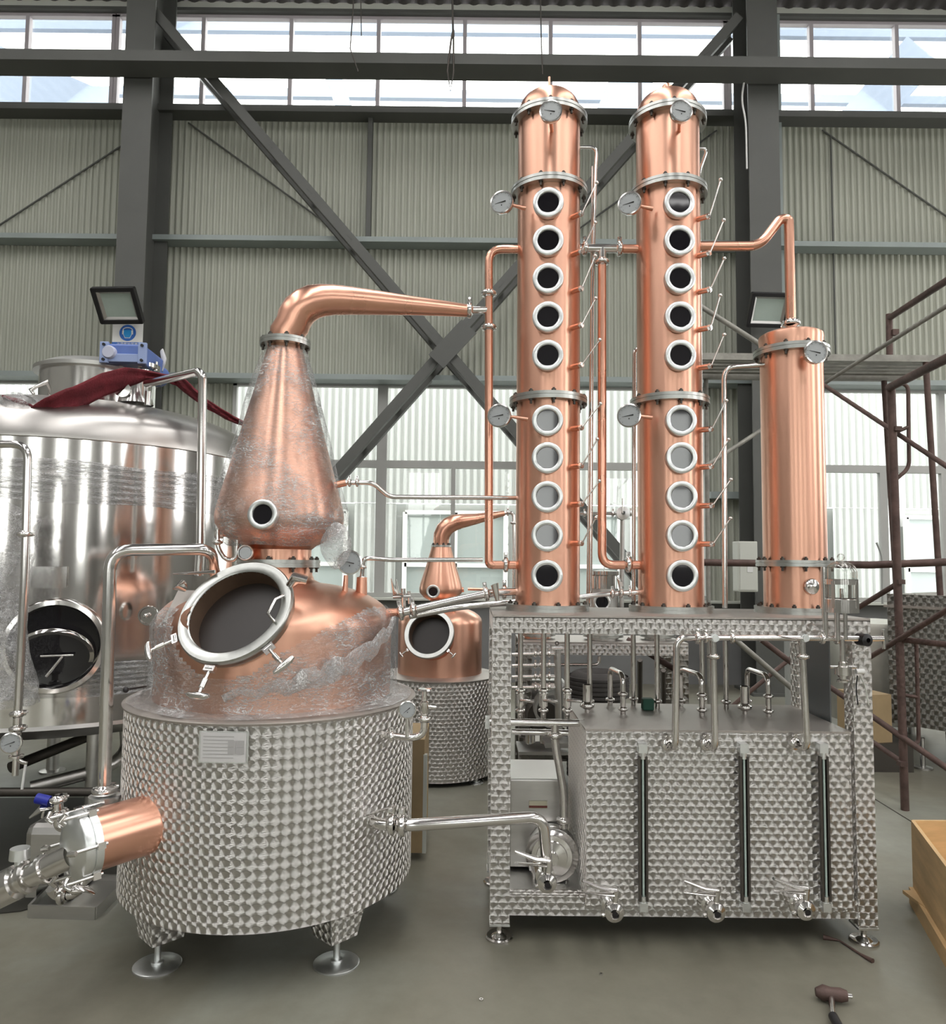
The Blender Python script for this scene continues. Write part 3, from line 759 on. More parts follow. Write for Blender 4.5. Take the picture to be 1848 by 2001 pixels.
# second thermometer nozzle etc. on the dome
g = P(683, 1099, SY-.12)
gauge(still, g, Vector((.12, -1, .02)), .0525, stem=(P(676, 1124, SY-.11), P(674, 1158, SY-.11)), sr=.0095, needle=-13)
q0, q1 = P(706, 1157, SY+.02), P(707, 1128, SY+.02)
mb = MB().cyl(q0-Vector((0, 0, .05)), q1, .028, .024); mb.build('vent_nozzle', M['copper2'], still)
q0, q1 = P(765, 1203, SY+.05), P(790, 1196, SY+.05)
MB().cyl(q0-Vector((.10, 0, -.01)), q1, .020).build('outlet_nozzle', M['copper2'], still)
q0, q1 = P(655, 948, SY-.05), P(676, 943, SY-.05)
MB().cyl(q0, q1, .016).build('spray_nozzle', M['copper2'], still)
# rating plate on the jacket
def on_jacket(px, py, off=0.004):
    d = FW*FPX+RT*(px-924)+UP*(1000.5-py); d.normalize(); o = EYE-Vector((SX, SY, 0))
    A = d.x**2+d.y**2; B = 2*(o.x*d.x+o.y*d.y); Cc = o.x**2+o.y**2-(.622+off)**2
    tt = (-B-math.sqrt(max(0, B*B-4*A*Cc)))/(2*A); return EYE+d*tt
q = [on_jacket(391, 1428), on_jacket(487, 1425), on_jacket(484, 1490), on_jacket(397, 1490)]
cc = sum(q, Vector())/4; nn = Vector((cc.x-SX, cc.y-SY, 0)).normalized(); M3 = frame_from(nn)
wv = (q[1]-q[0]).length; hv = (q[0]-q[3]).length
ctr = Vector((SX, SY, cc.z))+nn*.634
pl = MB().box(ctr, (wv, .003, hv), M3).build('plate', M['flange_bright'], still, 'rectangular steel plate under clear film')
mb = MB(); ux = M3 @ Vector((1, 0, 0)); uz = Vector((0, 0, 1))
M['frost'] = mat('hazy_protective_film', (0.62, 0.61, 0.61), 0.45)
M['print'] = mat('faint_grey_print', (0.42, 0.41, 0.41), 0.5)
MB().box(ctr+nn*.003, (wv*.92, .001, hv*.92), M3).build('protective_film', M['frost'], pl)
for k in range(7): mb.box(ctr+nn*.0045-ux*wv*.10+uz*hv*(.34-.11*k), (wv*.62, .0006, .0025), M3)
for i in range(2):
    for j in range(2): mb.box(ctr+nn*.0050+ux*wv*(.17+.17*i)-uz*hv*(.0-.22*j+.1), (wv*.155, .0006, hv*.20), M3)
mb.build('print', M['print'], pl)

# vertical seam side of the jacket: outlet fittings
o1 = on_jacket(745, 1435, 0)
cl = run('gauge_pipe', 'short steel pipe with pressure gauge and safety valve on the large still jacket', 'pipe',
    [o1, P(800, 1443, o1.y-.05), P(828, 1436, o1.y-.05), P(829, 1395, o1.y-.05)], .014, rad=.04, clamps=[(P(765, 1440, o1.y-.02), (1, 0, 0)), (P(829, 1405, o1.y-.05), (0, 0, 1))])
gz = P(796, 1387, o1.y-.07)
gauge(cl, gz, (.10, -1, 0), .034, stem=(P(796, 1402, o1.y-.05), P(796, 1440, o1.y-.05)), sr=.008, sm='steel', needle=40)
mb = MB().lathe([(.012, 0), (.018, .01), (.018, .05), (.010, .055), (.010, .09), (.028, .095), (.026, .102), (0, .104)], P(829, 1396, o1.y-.05), (0, 0, 1), 20)
mb.tube([P(829, 1380, o1.y-.05), P(852, 1383, o1.y-.05)], .008, 10); mb.build('safety_valve', M['steel'], cl)

# ---- stretch film round the head and the dome
def film(lbl, prof, n, amp, seed, mt='film', cut=None, wr=26):
    rnd = random.Random(seed); ph = [rnd.uniform(0, 6.28) for _ in range(12)]
    m_ = len(prof)-1
    def fn(u, v):
        k = v*m_; i = min(int(k), m_-1); f = k-i
        r = prof[i][0]*(1-f)+prof[i+1][0]*f; z = prof[i][1]*(1-f)+prof[i+1][1]*f; a = 2*PI*u
        wv_ = (math.sin(a*3+z*14+ph[0])+.8*math.sin(a*7-z*22+ph[1])+.6*math.sin(a*wr+z*31+ph[2])+.5*math.sin(a*17-z*57+ph[3]))*.25
        r += amp*(0.9+wv_)
        return (SX+r*math.cos(a), SY+r*math.sin(a), z+amp*.3*math.sin(a*5+ph[4]))
    mb = MB().grid(fn, n, m_*5)
    if cut:
        keep = []
        for k, f in enumerate(mb.f):
            c_ = sum((mb.v[i] for i in f), Vector())/len(f)
            if not cut(c_): keep.append(k)
        mb.f = [mb.f[k] for k in keep]; mb.uv = [mb.uv[k] for k in keep]; mb.sm = [mb.sm[k] for k in keep]
    return tag(mb.build('stretch_film', M[mt]), lbl, 'plastic wrap')
bw = bprof([(95, 1068), (118, 1045), (126, 1020), (125, 998), (117, 962), (104, 918), (90, 868), (76, 815), (63, 765), (51, 722), (43, 700), (40, 688)])
film('clear stretch film wound round the conical copper head of the large still', bw, 150, .010, 3)
def cutdome(q):
    # the wrap is open where the hatch stands and over the upper right shoulder
    d = q-c; 
    if (d-n*d.dot(n)).length < .262 and d.dot(n) > -.25: return True
    dx = q.x-SX; dy = q.y-SY
    if dy < 0.15:
        lim = sz(1290)+max(0, (dx+.02))*0.55 if dx > -.12 else 99
        if dx > -.12 and q.z > lim: return True
    return q.z > sz(1190)+.02
dw = [(0.60, zl+.012), (0.555, zl+.02), (0.535, zl+.05), (0.530, sz(1290)), (0.530, sz(1260)), (0.527, sz(1240)), (0.522, sz(1215)), (0.50, sz(1195)), (0.47, sz(1182)), (0.42, sz(1165))]
film('clear stretch film gathered round the copper dome and jacket lid of the large still', dw, 170, .012, 8, cut=cutdome)
# bunched rope of film running down across the dome
pts = []
for k in range(26):
    f = k/25; ang = R(-8-88*f); rr = .548; z_ = sz(1205)*(1-f)**1.0+sz(1318)*f-.05*math.sin(PI*f)
    pts.append(Vector((SX+rr*math.cos(ang), SY+rr*math.sin(ang), z_+.012*math.sin(k*1.7))))
tag(MB().tube(pts, [.012+.022*math.sin(PI*min(1, k/25*1.15))*(1+.3*math.sin(k*2.1)) for k in range(26)], 14, flat=(.5, 1.3)).build('film_bunch', M['film_thick']), 'bunched roll of stretch film slanting across the copper dome', 'plastic wrap')
q = P(655, 1066, SY-.22)
mb = MB().grid(lambda u, v: (q.x+.06*math.cos(6.28*u)*math.sin(PI*v)*(1+.25*math.sin(u*19)), q.y+.05*math.sin(6.28*u)*math.sin(PI*v), q.z+.085*math.cos(PI*v)*(1+.2*math.sin(u*13))), 24, 14)
tag(mb.build('film_tuft', M['film_thick']), 'crumpled tuft of film hanging under the right of the still head', 'plastic wrap')

# the outlet of the still: copper stub, flange, ball valve and hose coupling at the lower left
t = thing('still_outlet', 'wide copper outlet stub with steel flange and valves, lower left of the large still', 'outlet', P(230, 1690, 3.0))
e0 = on_jacket(296, 1608, -.03); dv = Vector((e0.x-SX-.10, e0.y-SY, -.03)).normalized(); e1 = e0+dv*.225
MB().cyl(e0, e1, .108, n=48).build('copper_stub', M['copper2'], t)
MB().lathe([(.095, -.004), (.118, -.004), (.118, .022), (.114, .024), (.118, .026), (.118, .052), (.112, .058), (.05, .085), (0, .087)], e1, dv, 48).build('flange', M['flange_bright'], t)
nv, av, bv = basis(dv)
for k in range(6):
    an = R(10+60*k); v = av*math.cos(an)+bv*math.sin(an); q = e1+v*.124; mb = MB()
    mb.tube([q-dv*.012, q+dv*.11], .0065, 8); mb.tube([q+dv*.10-v*.020, q+dv*.115, q+dv*.10+v*.020], .009, 8); mb.box(q+dv*.01, (.022, .024, .026), Matrix((av, bv, dv)).transposed())
    mb.build('swing_bolt', M['steel'], t)
p2 = e1+dv*.06+Vector((0, 0, -.03)); p4 = P(-60, 1768, e1.y-.02)
MB().lathe([(.042, 0), (.042, .10), (.052, .102), (.052, .115), (.042, .118), (.042, .17), (.056, .175), (.056, .19), (.042, .195), (.042, .21), (.06, .22), (.06, .36), (.046, .37), (.046, .80)], p2, (p4-p2), 32).build('outlet_pipe', M['steel'], t)
q = p2.lerp(p4, .52)+Vector((0, 0, .05)); mb = MB().cyl(q, q+Vector((0, 0, .03)), .016, n=16); mb.cyl(q+Vector((0, 0, .028)), q+Vector((0, 0, .065)), .034, .032, n=24); mb.build('cap', M['flange_bright'], t)
MB().tube([P(185, 1655, 2.95), P(163, 1662, 2.94), P(161, 1692, 2.94), P(186, 1690, 2.95)], .004, 8).build('wire_bail', M['steel'], t)
# side valve with wing handle on top
v0, v1, v2 = P(190, 1596, 3.0), P(128, 1618, 2.98), P(113, 1600, 2.98)
mb = MB().tube(fillet([v0, P(140, 1614, 2.98), P(115, 1618, 2.98), P(113, 1560, 2.98)], .05), .019, 16)
for q_, d_ in ((P(150, 1610, 2.98), (1, 0, .2)), (P(113, 1590, 2.98), (0, 0, 1)), (P(113, 1562, 2.98), (0, 0, 1))): clamp_mb(mb, q_, d_, .018)
mb.build('side_valve', M['steel'], t)
q = P(102, 1578, 2.97)
mb = MB().tube([q, P(80, 1580, 2.95), P(58, 1598, 2.94)], [.010, .018, .006], 10, flat=(1.4, .6)); mb.tube([P(86, 1580, 2.95), P(82, 1598, 2.95)], .005, 8); mb.build('handle', M['steel'], t)
MB().cyl(P(98, 1566, 2.97), P(72, 1560, 2.97), .020, n=16).build('blue_cap', M['bluecap'], t, 'blue plastic cap')
# drain fittings under it
mb = MB().tube(fillet([P(160, 1720, 2.96), P(150, 1745, 2.94), P(110, 1750, 2.92), P(100, 1735, 2.90)], .04), .020, 14)
for q_, d_ in ((P(150, 1738, 2.94), (0, .2, 1)), (P(122, 1748, 2.92), (1, 0, 0))): clamp_mb(mb, q_, d_, .019)
mb.tube([P(150, 1732, 2.90), P(170, 1738, 2.88), P(186, 1746, 2.88)], [.010, .012, .005], 8, flat=(1.4, .6)); mb.build('drain_fitting', M['steel'], t)
# thin dark sheet added on the floor to paint in the tank's shade
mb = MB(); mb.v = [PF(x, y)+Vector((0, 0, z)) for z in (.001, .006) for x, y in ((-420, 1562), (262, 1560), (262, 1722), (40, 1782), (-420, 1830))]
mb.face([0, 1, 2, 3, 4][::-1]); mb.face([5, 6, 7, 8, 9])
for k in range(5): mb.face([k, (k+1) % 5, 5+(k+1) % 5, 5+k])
tag(mb.build('floor_tone', mat('painted_tank_shade', (.032, .030, .024), .6, 0, .2, 3)), 'dark sheet of painted tank shade on the floor under the pump tray at the lower left', 'painted shade')
# the boxed pump on its tray behind
t = thing('pump_tray', 'shallow steel tray with a small pump on the floor at the lower left', 'tray', PF(150, 1790))
A, B_, Cc, D = PF(56, 1793), PF(186, 1797), PF(250, 1733), PF(115, 1730)
mb = MB(); h = .055
for pa, pb in ((A, B_), (B_, Cc), (Cc, D), (D, A)):
    dd = (pb-pa); mb.box((pa+pb)/2+Vector((0, 0, h/2)), (dd.length, .012, h), rotz(math.atan2(dd.y, dd.x)))
b0 = len(mb.v); mb.v += [p+Vector((0, 0, .03)) for p in (A, B_, Cc, D)]; mb.face([b0, b0+1, b0+2, b0+3])
mb.build('tray', M['satin'], t)
q = P(112, 1655, 3.62)
MB().box((q.x, q.y+.05, .235), (.24, .26, .27)).build('motor_cover', M['satin'], t, bevel=.04)
MB().lathe([(.02, -.06), (.085, -.05), (.09, 0), (.02, .02)], (q.x+.09, q.y-.09, .16), (0, -1, 0), 32).build('pump_head', M['steel'], t)
for sx in (-.08, .08): MB().box((q.x+sx, q.y+.05, .075), (.05, .22, .07)).build('bracket', M['satin'], t)

# the smaller still in the background
Bx, By = -0.245, 5.86; k_ = FPX/5.86
def z2(py): return P(860, py, By).z
arm2, armr2 = armpath([(862, 1066, 15), (862, 1056, 15.5), (863, 1046, 16), (868, 1035, 16.5), (876, 1027, 16.5), (888, 1021, 16), (903, 1018, 14), (930, 1014, 10.5), (960, 1008, 7.5), (985, 1003, 5)], By, 5.95)
bell2 = [(r/k_, z2(py)) for r, py in ((20, 1182), (20, 1174), (32, 1168), (41, 1158), (42, 1150), (40, 1140), (30, 1108), (22, 1080), (19, 1068))]
lg2 = [(Bx+.29*sx, By+.29*sy) for sx in (-1, 1) for sy in (-1, 1)]
s2 = make_still('small copper pot still in the background between the large still and the frame', Bx, By, .435, z2(1512)+.05, z2(1316), .325, z2(1215), z2(1184), .075, z2(1180), bell2, z2(1067), .062, arm2, armr2, lg2, .06, (P(838, 1238, 5.47), (-.18, -.9, .38), .185), small=True)
manhole(s2, P(838, 1238, 5.47), (-.18, -.9, .38), .185, (-140, -38), small=True)
sight_glass(s2, P(846, 1156, By-.17), (-.1, -1, 0), .052, .034, .02, .05)
q = P(887, 1197, By-.2); MB().cyl(q-Vector((0, 0, .04)), q+Vector((0, 0, .02)), .012).build('nozzle', M['copper2'], s2)
run('small_vapour_pipe', 'thin steel pipe and clamps at the end of the small still vapour arm', 'pipe', [P(985, 1003, 5.95), P(1003, 1001, 5.95), P(1004, 1060, 5.95), P(1004, 1180, 5.95)], .014, rad=.05, clamps=[(P(992, 1002, 5.95), (1, 0, 0)), (P(1003, 1022, 5.95), (0, 0, 1))])

# ================================================================ distillation columns
CY = 3.65
def column(lbl, cx, zbase, zt_, glasspx, gp_, ga, va, sideg, topg, caps, vpx, levers):
    """glasspx: photo heights of the nine sight glasses"""
    t = thing('distillation_column', lbl, 'column', (cx, CY, zbase))
    def Z(py): return P(cx*400+924, py, CY).z
    r = .156; c0 = (cx, CY, 0)
    zf = [Z(y) for y in gp_]     # top flange, mid, low, base
    MB().lathe([(r, zbase+.01), (r, zf[2]-.014)], c0, n=80).build('lower_shell', M['copper'], t)
    MB().lathe([(r, zf[2]+.014), (r, zf[1]-.014)], c0, n=80).build('middle_shell', M['copper'], t)
    MB().lathe([(r, zf[1]+.014), (r, zf[0]-.014)], c0, n=80).build('upper_shell', M['copper'], t)
    top = [(r, zf[0]+.014), (r, zf[0]+.045)]
    for k in range(1, 11):
        a = PI/2*k/10; top.append((max(r*math.cos(a)**.85, .026) if k < 10 else .026, zf[0]+.045+.115*math.sin(a)))
    ht = zf[0]+.160
    top += [(.026, ht+.012), (.019, ht+.03), (.010, ht+.038), (0, ht+.040)] if caps else [(.027, ht+.03), (.024, ht+.043), (.012, ht+.052), (0, ht+.053)]
    MB().lathe(top, c0, n=64).build('domed_cap', M['copper'], t)
    if caps: MB().cyl((cx, CY, ht+.03), (cx, CY, ht+.085), .006).build('vent_pin', M['copper2'], t)
    for k, z in enumerate(zf): flange(t, (cx, CY, z), r+.036, r-.01, .034, 10, .25+k)
    fl = MB(); flange_mb(fl, (cx, CY, zbase), r+.045, r-.02, .03); ob = fl.build('base_flange', M['flange'], t)
    bolts(ob, (cx, CY, zbase), r+.024, .03, 10, .5)
    nd = Vector((math.sin(ga), -math.cos(ga), 0))
    for py in glasspx:
        z = P(vpx, py, CY-.18).z
        sight_glass(t, Vector((cx, CY, z))+nd*(r+.032), nd, .0735, .050, .028, .055)
    vd = Vector((math.sin(va), -math.cos(va), 0))
    for (x0, y0, x1, y1) in levers:
        z = P(x0, y0, CY-.12).z
        q = Vector((cx, CY, z))+vd*(r-.01); e = q+vd*.055
        o = MB().cyl(q, e, .013, n=14).build('sampling_nozzle', M['copper2'], t)
        mb = MB().cyl(e-vd*.006, e+vd*.018, .0115, n=12); mb.lathe([(.015, -.005), (.015, .005)], e+vd*.008, vd, 6, True, True)
        tip = P(x1, y1, e.y-.03)
        mb.tube([e+vd*.014, tip], .0035, 8); mb.ball(tip, .0095, 12); mb.build('lever', M['steel'], o)
    for (gx, gy, sx, sy) in sideg:
        g = P(gx, gy, CY-.20); s1 = P(sx, sy, CY-.145)
        o = gauge(t, g, Vector((-.35, -1, .0)) if gx < 1100 else Vector((-.42, -1, 0)), .054, needle=8, back=None, casemat='steel')
        MB().tube([g+Vector((.012, .03, -.003)), (g+s1)/2+Vector((0, .01, .004)), s1], [.012, .007, .011], 12).build('stem', M['copper2'], o)
    gx, gy = topg
    g = P(gx, gy, CY-.30)
    o = gauge(t, g, Vector((-.12 if gx < 1100 else .05, -1, 0)), .051, needle=-12)
    MB().cyl(g+Vector((0, .03, -.01)), Vector((cx+(.0 if gx < 1100 else .02), CY-.14, g.z-.01)), .009).build('stem', M['copper2'], o)
    return t
ZB = 1.392
g1 = (397, 471, 545, 620, 695, 822, 895, 971, 1047, 1125)
c1x = P(1070, 1000, CY).x; c2x = P(1310, 1100, CY).x
lev1 = [(1126, 400+0, 1165, 358), (1122, 497, 1163, 435), (1119, 569, 1163, 500), (1119, 640, 1164, 583), (1119, 717, 1172, 664), (1120, 838, 1173, 789), (1120, 912, 1167, 858), (1119, 986, 1171, 940), (1119, 1062, 1164, 1012)]
lev1 = [(1120, 424, 1166, 357)]+lev1[1:]
lev2 = [(1366, 425, 1408, 351), (1367, 497, 1414, 430), (1368, 568, 1415, 505), (1368, 642, 1407, 577), (1368, 717, 1415, 654), (1370, 839, 1419, 783), (1371, 912, 1423, 859), (1372, 988, 1428, 937), (1372, 1063, 1427, 1013)]
column('left of the two tall copper columns with sight glasses', c1x, ZB, 0, g1, (241, 380, 786), R(-6.5), R(42), [(980, 395, 1026, 407), (975, 812, 1030, 819)], (1076, 217), True, 1072, lev1)
column('right of the two tall copper columns with sight glasses', c2x, ZB, 0, g1, (243, 382, 788), R(1.5), R(50), [(1230, 397, 1274, 408), (1229, 812, 1273, 816)], (1331, 217), False, 1325, lev2)

# condenser
kx = P(1551, 1000, CY).x
t = thing('condenser_column', 'shorter plain copper condenser column at the right end of the frame', 'condenser', (kx, CY, ZB))
def ZK(py): return P(1550, py, CY).z
r = .146; c0 = (kx, CY, 0); zf1, zf2 = ZK(1101), ZK(692)
MB().lathe([(r, ZB+.01), (r, zf1-.012)], c0, n=72).build('lower_shell', M['copper'], t)
MB().lathe([(r, zf1+.012), (r, zf2-.014)], c0, n=72).build('upper_shell', M['copper'], t)
MB().lathe([(r, zf2+.014), (r+.002, zf2+.03), (r+.006, zf2+.075), (r+.004, zf2+.088), (r-.012, zf2+.098), (.05, zf2+.106), (.034, zf2+.11)], c0, n=72).build('top_cap', M['copper'], t)
flange(t, (kx, CY, zf2), r+.032, r-.01, .034, 10, .4); flange(t, (kx, CY, zf1), r+.034, r-.01, .03, 10, .2)
fo = MB(); flange_mb(fo, (kx, CY, ZB), r+.045, r-.02, .03); fo = fo.build('base_flange', M['flange'], t)
bolts(fo, (kx, CY, ZB), r+.024, .03, 10, .5)
g = P(1594, 688, CY-.24); o = gauge(t, g, (.06, -1, .02), .053, needle=-12)
MB().cyl(g+Vector((-.02, .03, -.02)), P(1566, 700, CY-.14), .010).build('stem', M['copper2'], o)
q = P(1586, 1146, CY-.15)
MB().lathe([(.030, -.06), (.030, -.01), (.038, -.008), (.038, .006), (.032, .012), (0, .02)], q, (.35, -1, 0), 28).build('blank_cap', M['steel'], t)

# ================================================================ frame
FY0, FY1 = 3.28, 3.92
fx0, fx1 = P(960, 1500, FY0).x, P(1697, 1300, FY0).x+.012
zt = 1.375; pw = .082
t = thing('column_stand', 'tall engine-turned steel stand carrying the three copper columns', 'stand', ((fx0+fx1)/2, (FY0+FY1)/2, 0))
zp0 = .068
for x in (fx0+pw/2, fx1-pw/2):
    for y in (FY0+pw/2, FY1-pw/2):
        ps = MB().box((x, y, (zp0+zt-.07)/2), (pw, pw, zt-.07-zp0)).build('post', M['scales'], t)
        MB().box((x, y, zp0), (pw+.004, pw+.004, .008)).build('end_plate', M['flange_bright'], ps)
        mb = MB().lathe([(0, 0), (.060, 0), (.060, .007), (.054, .012), (.034, .008), (.022, .018), (.011, .022), (.011, zp0)], (x, y, 0), (0, 0, 1), 32); mb.build('foot', M['steel'], ps)
MB().box(((fx0+fx1)/2, (FY0+FY1)/2, zt-.004), (fx1-fx0, FY1-FY0, .012)).build('table_top', M['lid'], t)
MB().box(((fx0+fx1)/2, FY0+.02, zt-.042), (fx1-fx0, .04, .07)).build('front_beam', M['scales'], t)
MB().box(((fx0+fx1)/2, FY1-.02, zt-.042), (fx1-fx0, .04, .07)).build('rear_beam', M['scales'], t)
for x in (fx0+.02, fx1-.02): MB().box((x, (FY0+FY1)/2, zt-.042), (.04, FY1-FY0-.04, .07)).build('side_beam', M['scales'], t)
for y in (FY0+pw/2, FY1-pw/2): MB().box(((fx0+fx1)/2, y, .148), (fx1-fx0-2*pw, pw*.9, .078)).build('bottom_rail', M['scales'], t)
for x in (fx0+pw/2, fx1-pw/2): MB().box((x, (FY0+FY1)/2, .148), (pw*.9, FY1-FY0-2*pw, .078)).build('bottom_rail', M['scales'], t)
MB().box(((fx0+fx1)/2, (FY0+FY1)/2, .178), (fx1-fx0-2*pw, FY1-FY0-2*pw, .008)).build('floor_plate', M['satin'], t)
M['panelgrey'] = mat('dull_side_panel', (0.22, 0.23, 0.24), 0.45, 0.6)
MB().box((fx1-pw-.004, FY0+.33, .78), (.006, FY1-FY0-.3-pw, 1.05)).build('side_panel', M['panelgrey'], t)

# receiver tank
bx0, bx1 = P(1145, 1425, 3.262).x, P(1665, 1425, 3.262).x-.01
bz0, bz1 = .150, .888; by0, by1 = 3.262, 3.86
t = thing('receiver_tank', 'large rectangular engine-turned steel receiver tank inside the frame', 'tank', ((bx0+bx1)/2, (by0+by1)/2, bz0))
MB().box(((bx0+bx1)/2, (by0+by1)/2, (bz0+bz1)/2), (bx1-bx0, by1-by0, bz1-bz0)).build('tank_body', M['scales'], t)
MB().box(((bx0+bx1)/2, (by0+by1)/2, bz1+.004), (bx1-bx0+.008, by1-by0+.008, .008)).build('tank_lid', M['lid'], t)
for px in (1255, 1452, 1607):
    x = P(px, 1460, by0-.03).x; z1, z0 = P(px, 1462, by0-.035).z, P(px, 1778, by0-.035).z
    o = MB().box((x, by0-.02, z1), (.036, .05, .038)).cyl((x, by0-.03, z1-.015), (x, by0-.03, z1-.045), .014).build('level_gauge', M['flange_bright'], t)
    MB().box((x, by0-.02, z0+.012), (.034, .05, .036)).cyl((x, by0-.03, z0+.03), (x, by0-.03, z0+.055), .014).build('lower_block', M['flange_bright'], o)
    mb = MB()
    for s_ in (-1, 1): mb.box((x+s_*.015, by0-.034, (z0+z1)/2), (.009, .016, z1-z0-.07))
    mb.box((x, by0-.022, (z0+z1)/2), (.03, .003, z1-z0-.07)); mb.build('guard', M['bolt2'] if 'bolt2' in M else M['bolt'], o)
    M['gtube'] = M.get('gtube') or mat('level_glass_tube', (0.42, 0.52, 0.48), 0.1)
    MB().cyl((x, by0-.036, z0+.05), (x, by0-.036, z1-.04), .0048, n=12).build('glass_tube', M['gtube'], o)
# clamped fittings and U bends on the lid
zl_ = bz1+.008
def lid_fitting(lbl, px, py, Y, h=.05, wing=True):
    q = P(px, py, Y); q.z = zl_
    t = thing('lid_clamp', lbl, 'fitting', q, 'clamped fittings on the receiver tank lid')
    MB().cyl(q, q+Vector((0, 0, h)), .017).build('stub', M['steel'], t); put_clamp(t, q+Vector((0, 0, h*.7)), (0, 0, 1), .019)
    return t, q
for k, (x0, x1, Y0, Y1) in enumerate(((1192, 1217, 3.80, 3.58), (1330, 1371, 3.80, 3.58), (1460, 1501, 3.80, 3.56))):
    a_ = P(x0, 1370, Y0); b_ = P(x1, 1375, Y1); a_.z = b_.z = zl_
    h = (.185, .185, .19)[k]
    run('u_bend_pipe', ('small steel U bend at the left rear of the receiver tank lid', 'small steel U bend at the middle of the receiver tank lid', 'small steel U bend at the right of the receiver tank lid')[k], 'pipe',
        [a_, a_+Vector((0, 0, h)), b_+Vector((0, 0, h)), b_], .0125, rad=.045, clamps=[(a_+Vector((0, 0, .03)), (0, 0, 1)), (b_+Vector((0, 0, .025)), (0, 0, 1)), (b_+Vector((0, 0, .095)), (0, 0, 1))], group='U bends on the receiver tank')
for k, (px, Y) in enumerate(((1147, 3.62), (1455, 3.62))):
    q = P(px, 1375, Y); q.z = zl_
    t = thing('breather_cup', ('cylindrical steel breather at the left corner of the receiver tank lid', 'small steel breather beside the right U bend on the receiver tank lid')[k], 'fitting', q)
    MB().lathe([(.012, 0), (.012, .05), (.020, .052), (.020, .13), (.017, .132), (.017, .06), (0, .06)], q, (0, 0, 1), 24).build('cup', M['steel'], t)
    put_clamp(t, q+Vector((0, 0, .032)), (0, 0, 1), .018, wing=False)
q = P(1265, 1380, 3.7); tag(MB().box((q.x, q.y, zl_+.028), (.055, .05, .055)).build('green_block', M['green'], bevel=.006), 'small dark green block lying on the receiver tank lid', 'block')

# upright drain pipes under the table top
labs = ['first', 'second', 'third']
for k, (px, lbl) in enumerate(((1017, 'leftmost upright pipe with a valve between frame top and manifold'), (1062, 'second upright pipe with a valve from the left frame post'), (1108, 'third upright pipe with a valve, nearest the receiver tank'))):
    a_ = P(px, 1232, 3.52); b_ = P(px-3, 1416, 3.52); a_.z = zt-.01
    x = a_.x; b_.x = x
    t = run('valved_pipe', lbl, 'pipe', [a_, b_], .0125, clamps=[(Vector((x, 3.52, P(px, 1349, 3.52).z)), (0, 0, 1)), (Vector((x, 3.52, P(px, 1388, 3.52).z)), (0, 0, 1))], group='upright valved pipes over the manifold')
    zc = P(px, 1367, 3.52).z
    mb = MB().cyl((x, 3.52, zc-.03), (x, 3.52, zc+.03), .020); mb.tube([Vector((x, 3.50, zc)), Vector((x+.03, 3.47, zc+.004)), Vector((x+.06, 3.46, zc+.002))], .008, 8); mb.build('ball_valve', M['steel'], t)
for k, (px, Y, lbl) in enumerate(((1152, 3.72, 'upright steel pipe under the frame top just right of the left manifold'), (1237, 3.80, 'upright steel pipe left of the middle of the frame opening'), (1283, 3.74, 'upright steel pipe at the middle of the frame opening'), (1371, 3.8, 'upright steel pipe behind the long bent pipe of the frame'), (1417, 3.74, 'upright steel pipe right of the middle bent pipe'))):
    a_ = P(px, 1240, Y); x = a_.x
    run('upright_pipe', lbl, 'pipe', [Vector((x, Y, zt-.01)), Vector((x, Y, zl_))], .0125, clamps=[(Vector((x, Y, zl_+.035)), (0, 0, 1))], group='upright pipes between frame top and receiver tank')
# manifold behind the left opening and the line down to the pump
a_, b_ = P(950, 1411, 3.45), P(1142, 1413, 3.45)
t = run('manifold_pipe', 'horizontal steel manifold crossing the left opening of the frame', 'pipe', [a_, b_], .0165)
MB().tube([P(1000, 1430, 3.6), P(1110, 1432, 3.6)], .0145, 12).build('tube', M['steel'], t)
MB().box(P(952, 1411, 3.45), (.02, .05, .05)).build('end_cap', M['flange_bright'], t)
run('pump_riser', 'bent steel pipe dropping from the manifold to the pump discharge', 'pipe', [P(1084, 1415, 3.45), P(1084, 1452, 3.45), P(1101, 1548, 3.45), P(1101, 1618, 3.45)], .018, rad=.05, clamps=[(P(1084, 1437, 3.45), (0, 0, 1)), (P(1101, 1603, 3.45), (0, 0, 1))])
# pump and its motor cover
t = thing('transfer_pump', 'small round steel pump with a boxed motor inside the lower left of the frame', 'pump', P(1060, 1740, 3.5))
pc = P(1078, 1675, 3.42)
MB().lathe([(.03, -.14), (.105, -.135), (.112, -.11), (.112, -.07), (.105, -.065), (.105, -.05), (.118, -.045), (.118, -.02), (.095, -.012), (.09, -.004), (.070, -.002), (.068, .008), (.03, .014), (.028, .03), (0, .03)], pc, (-.10, -1, .02), 48).build('pump_head', M['steel'], t)
MB().box((pc.x-.055, pc.y+.33, .185+.21), (.255, .36, .40)).build('motor_cover', M['satin'], t, bevel=.008)
for sx in (-.075, .07):
    MB().box((pc.x+sx, pc.y+.05, .265), (.045, .05, .07)).build('bracket', M['flange_bright'], t); MB().cyl((pc.x+sx, pc.y+.05, .183), (pc.x+sx, pc.y+.05, .235), .007).build('bolt', M['steel'], t)
q = P(1047, 1570, pc.y+.148); lb = MB().box((q.x+.01, pc.y+.147, q.z-.005), (.085, .002, .034)).build('rating_label', M['paperlabel'], t)
MB().box((q.x+.01, pc.y+.145, q.z-.014), (.085, .001, .010)).build('label_text', M['redlabel'], lb)
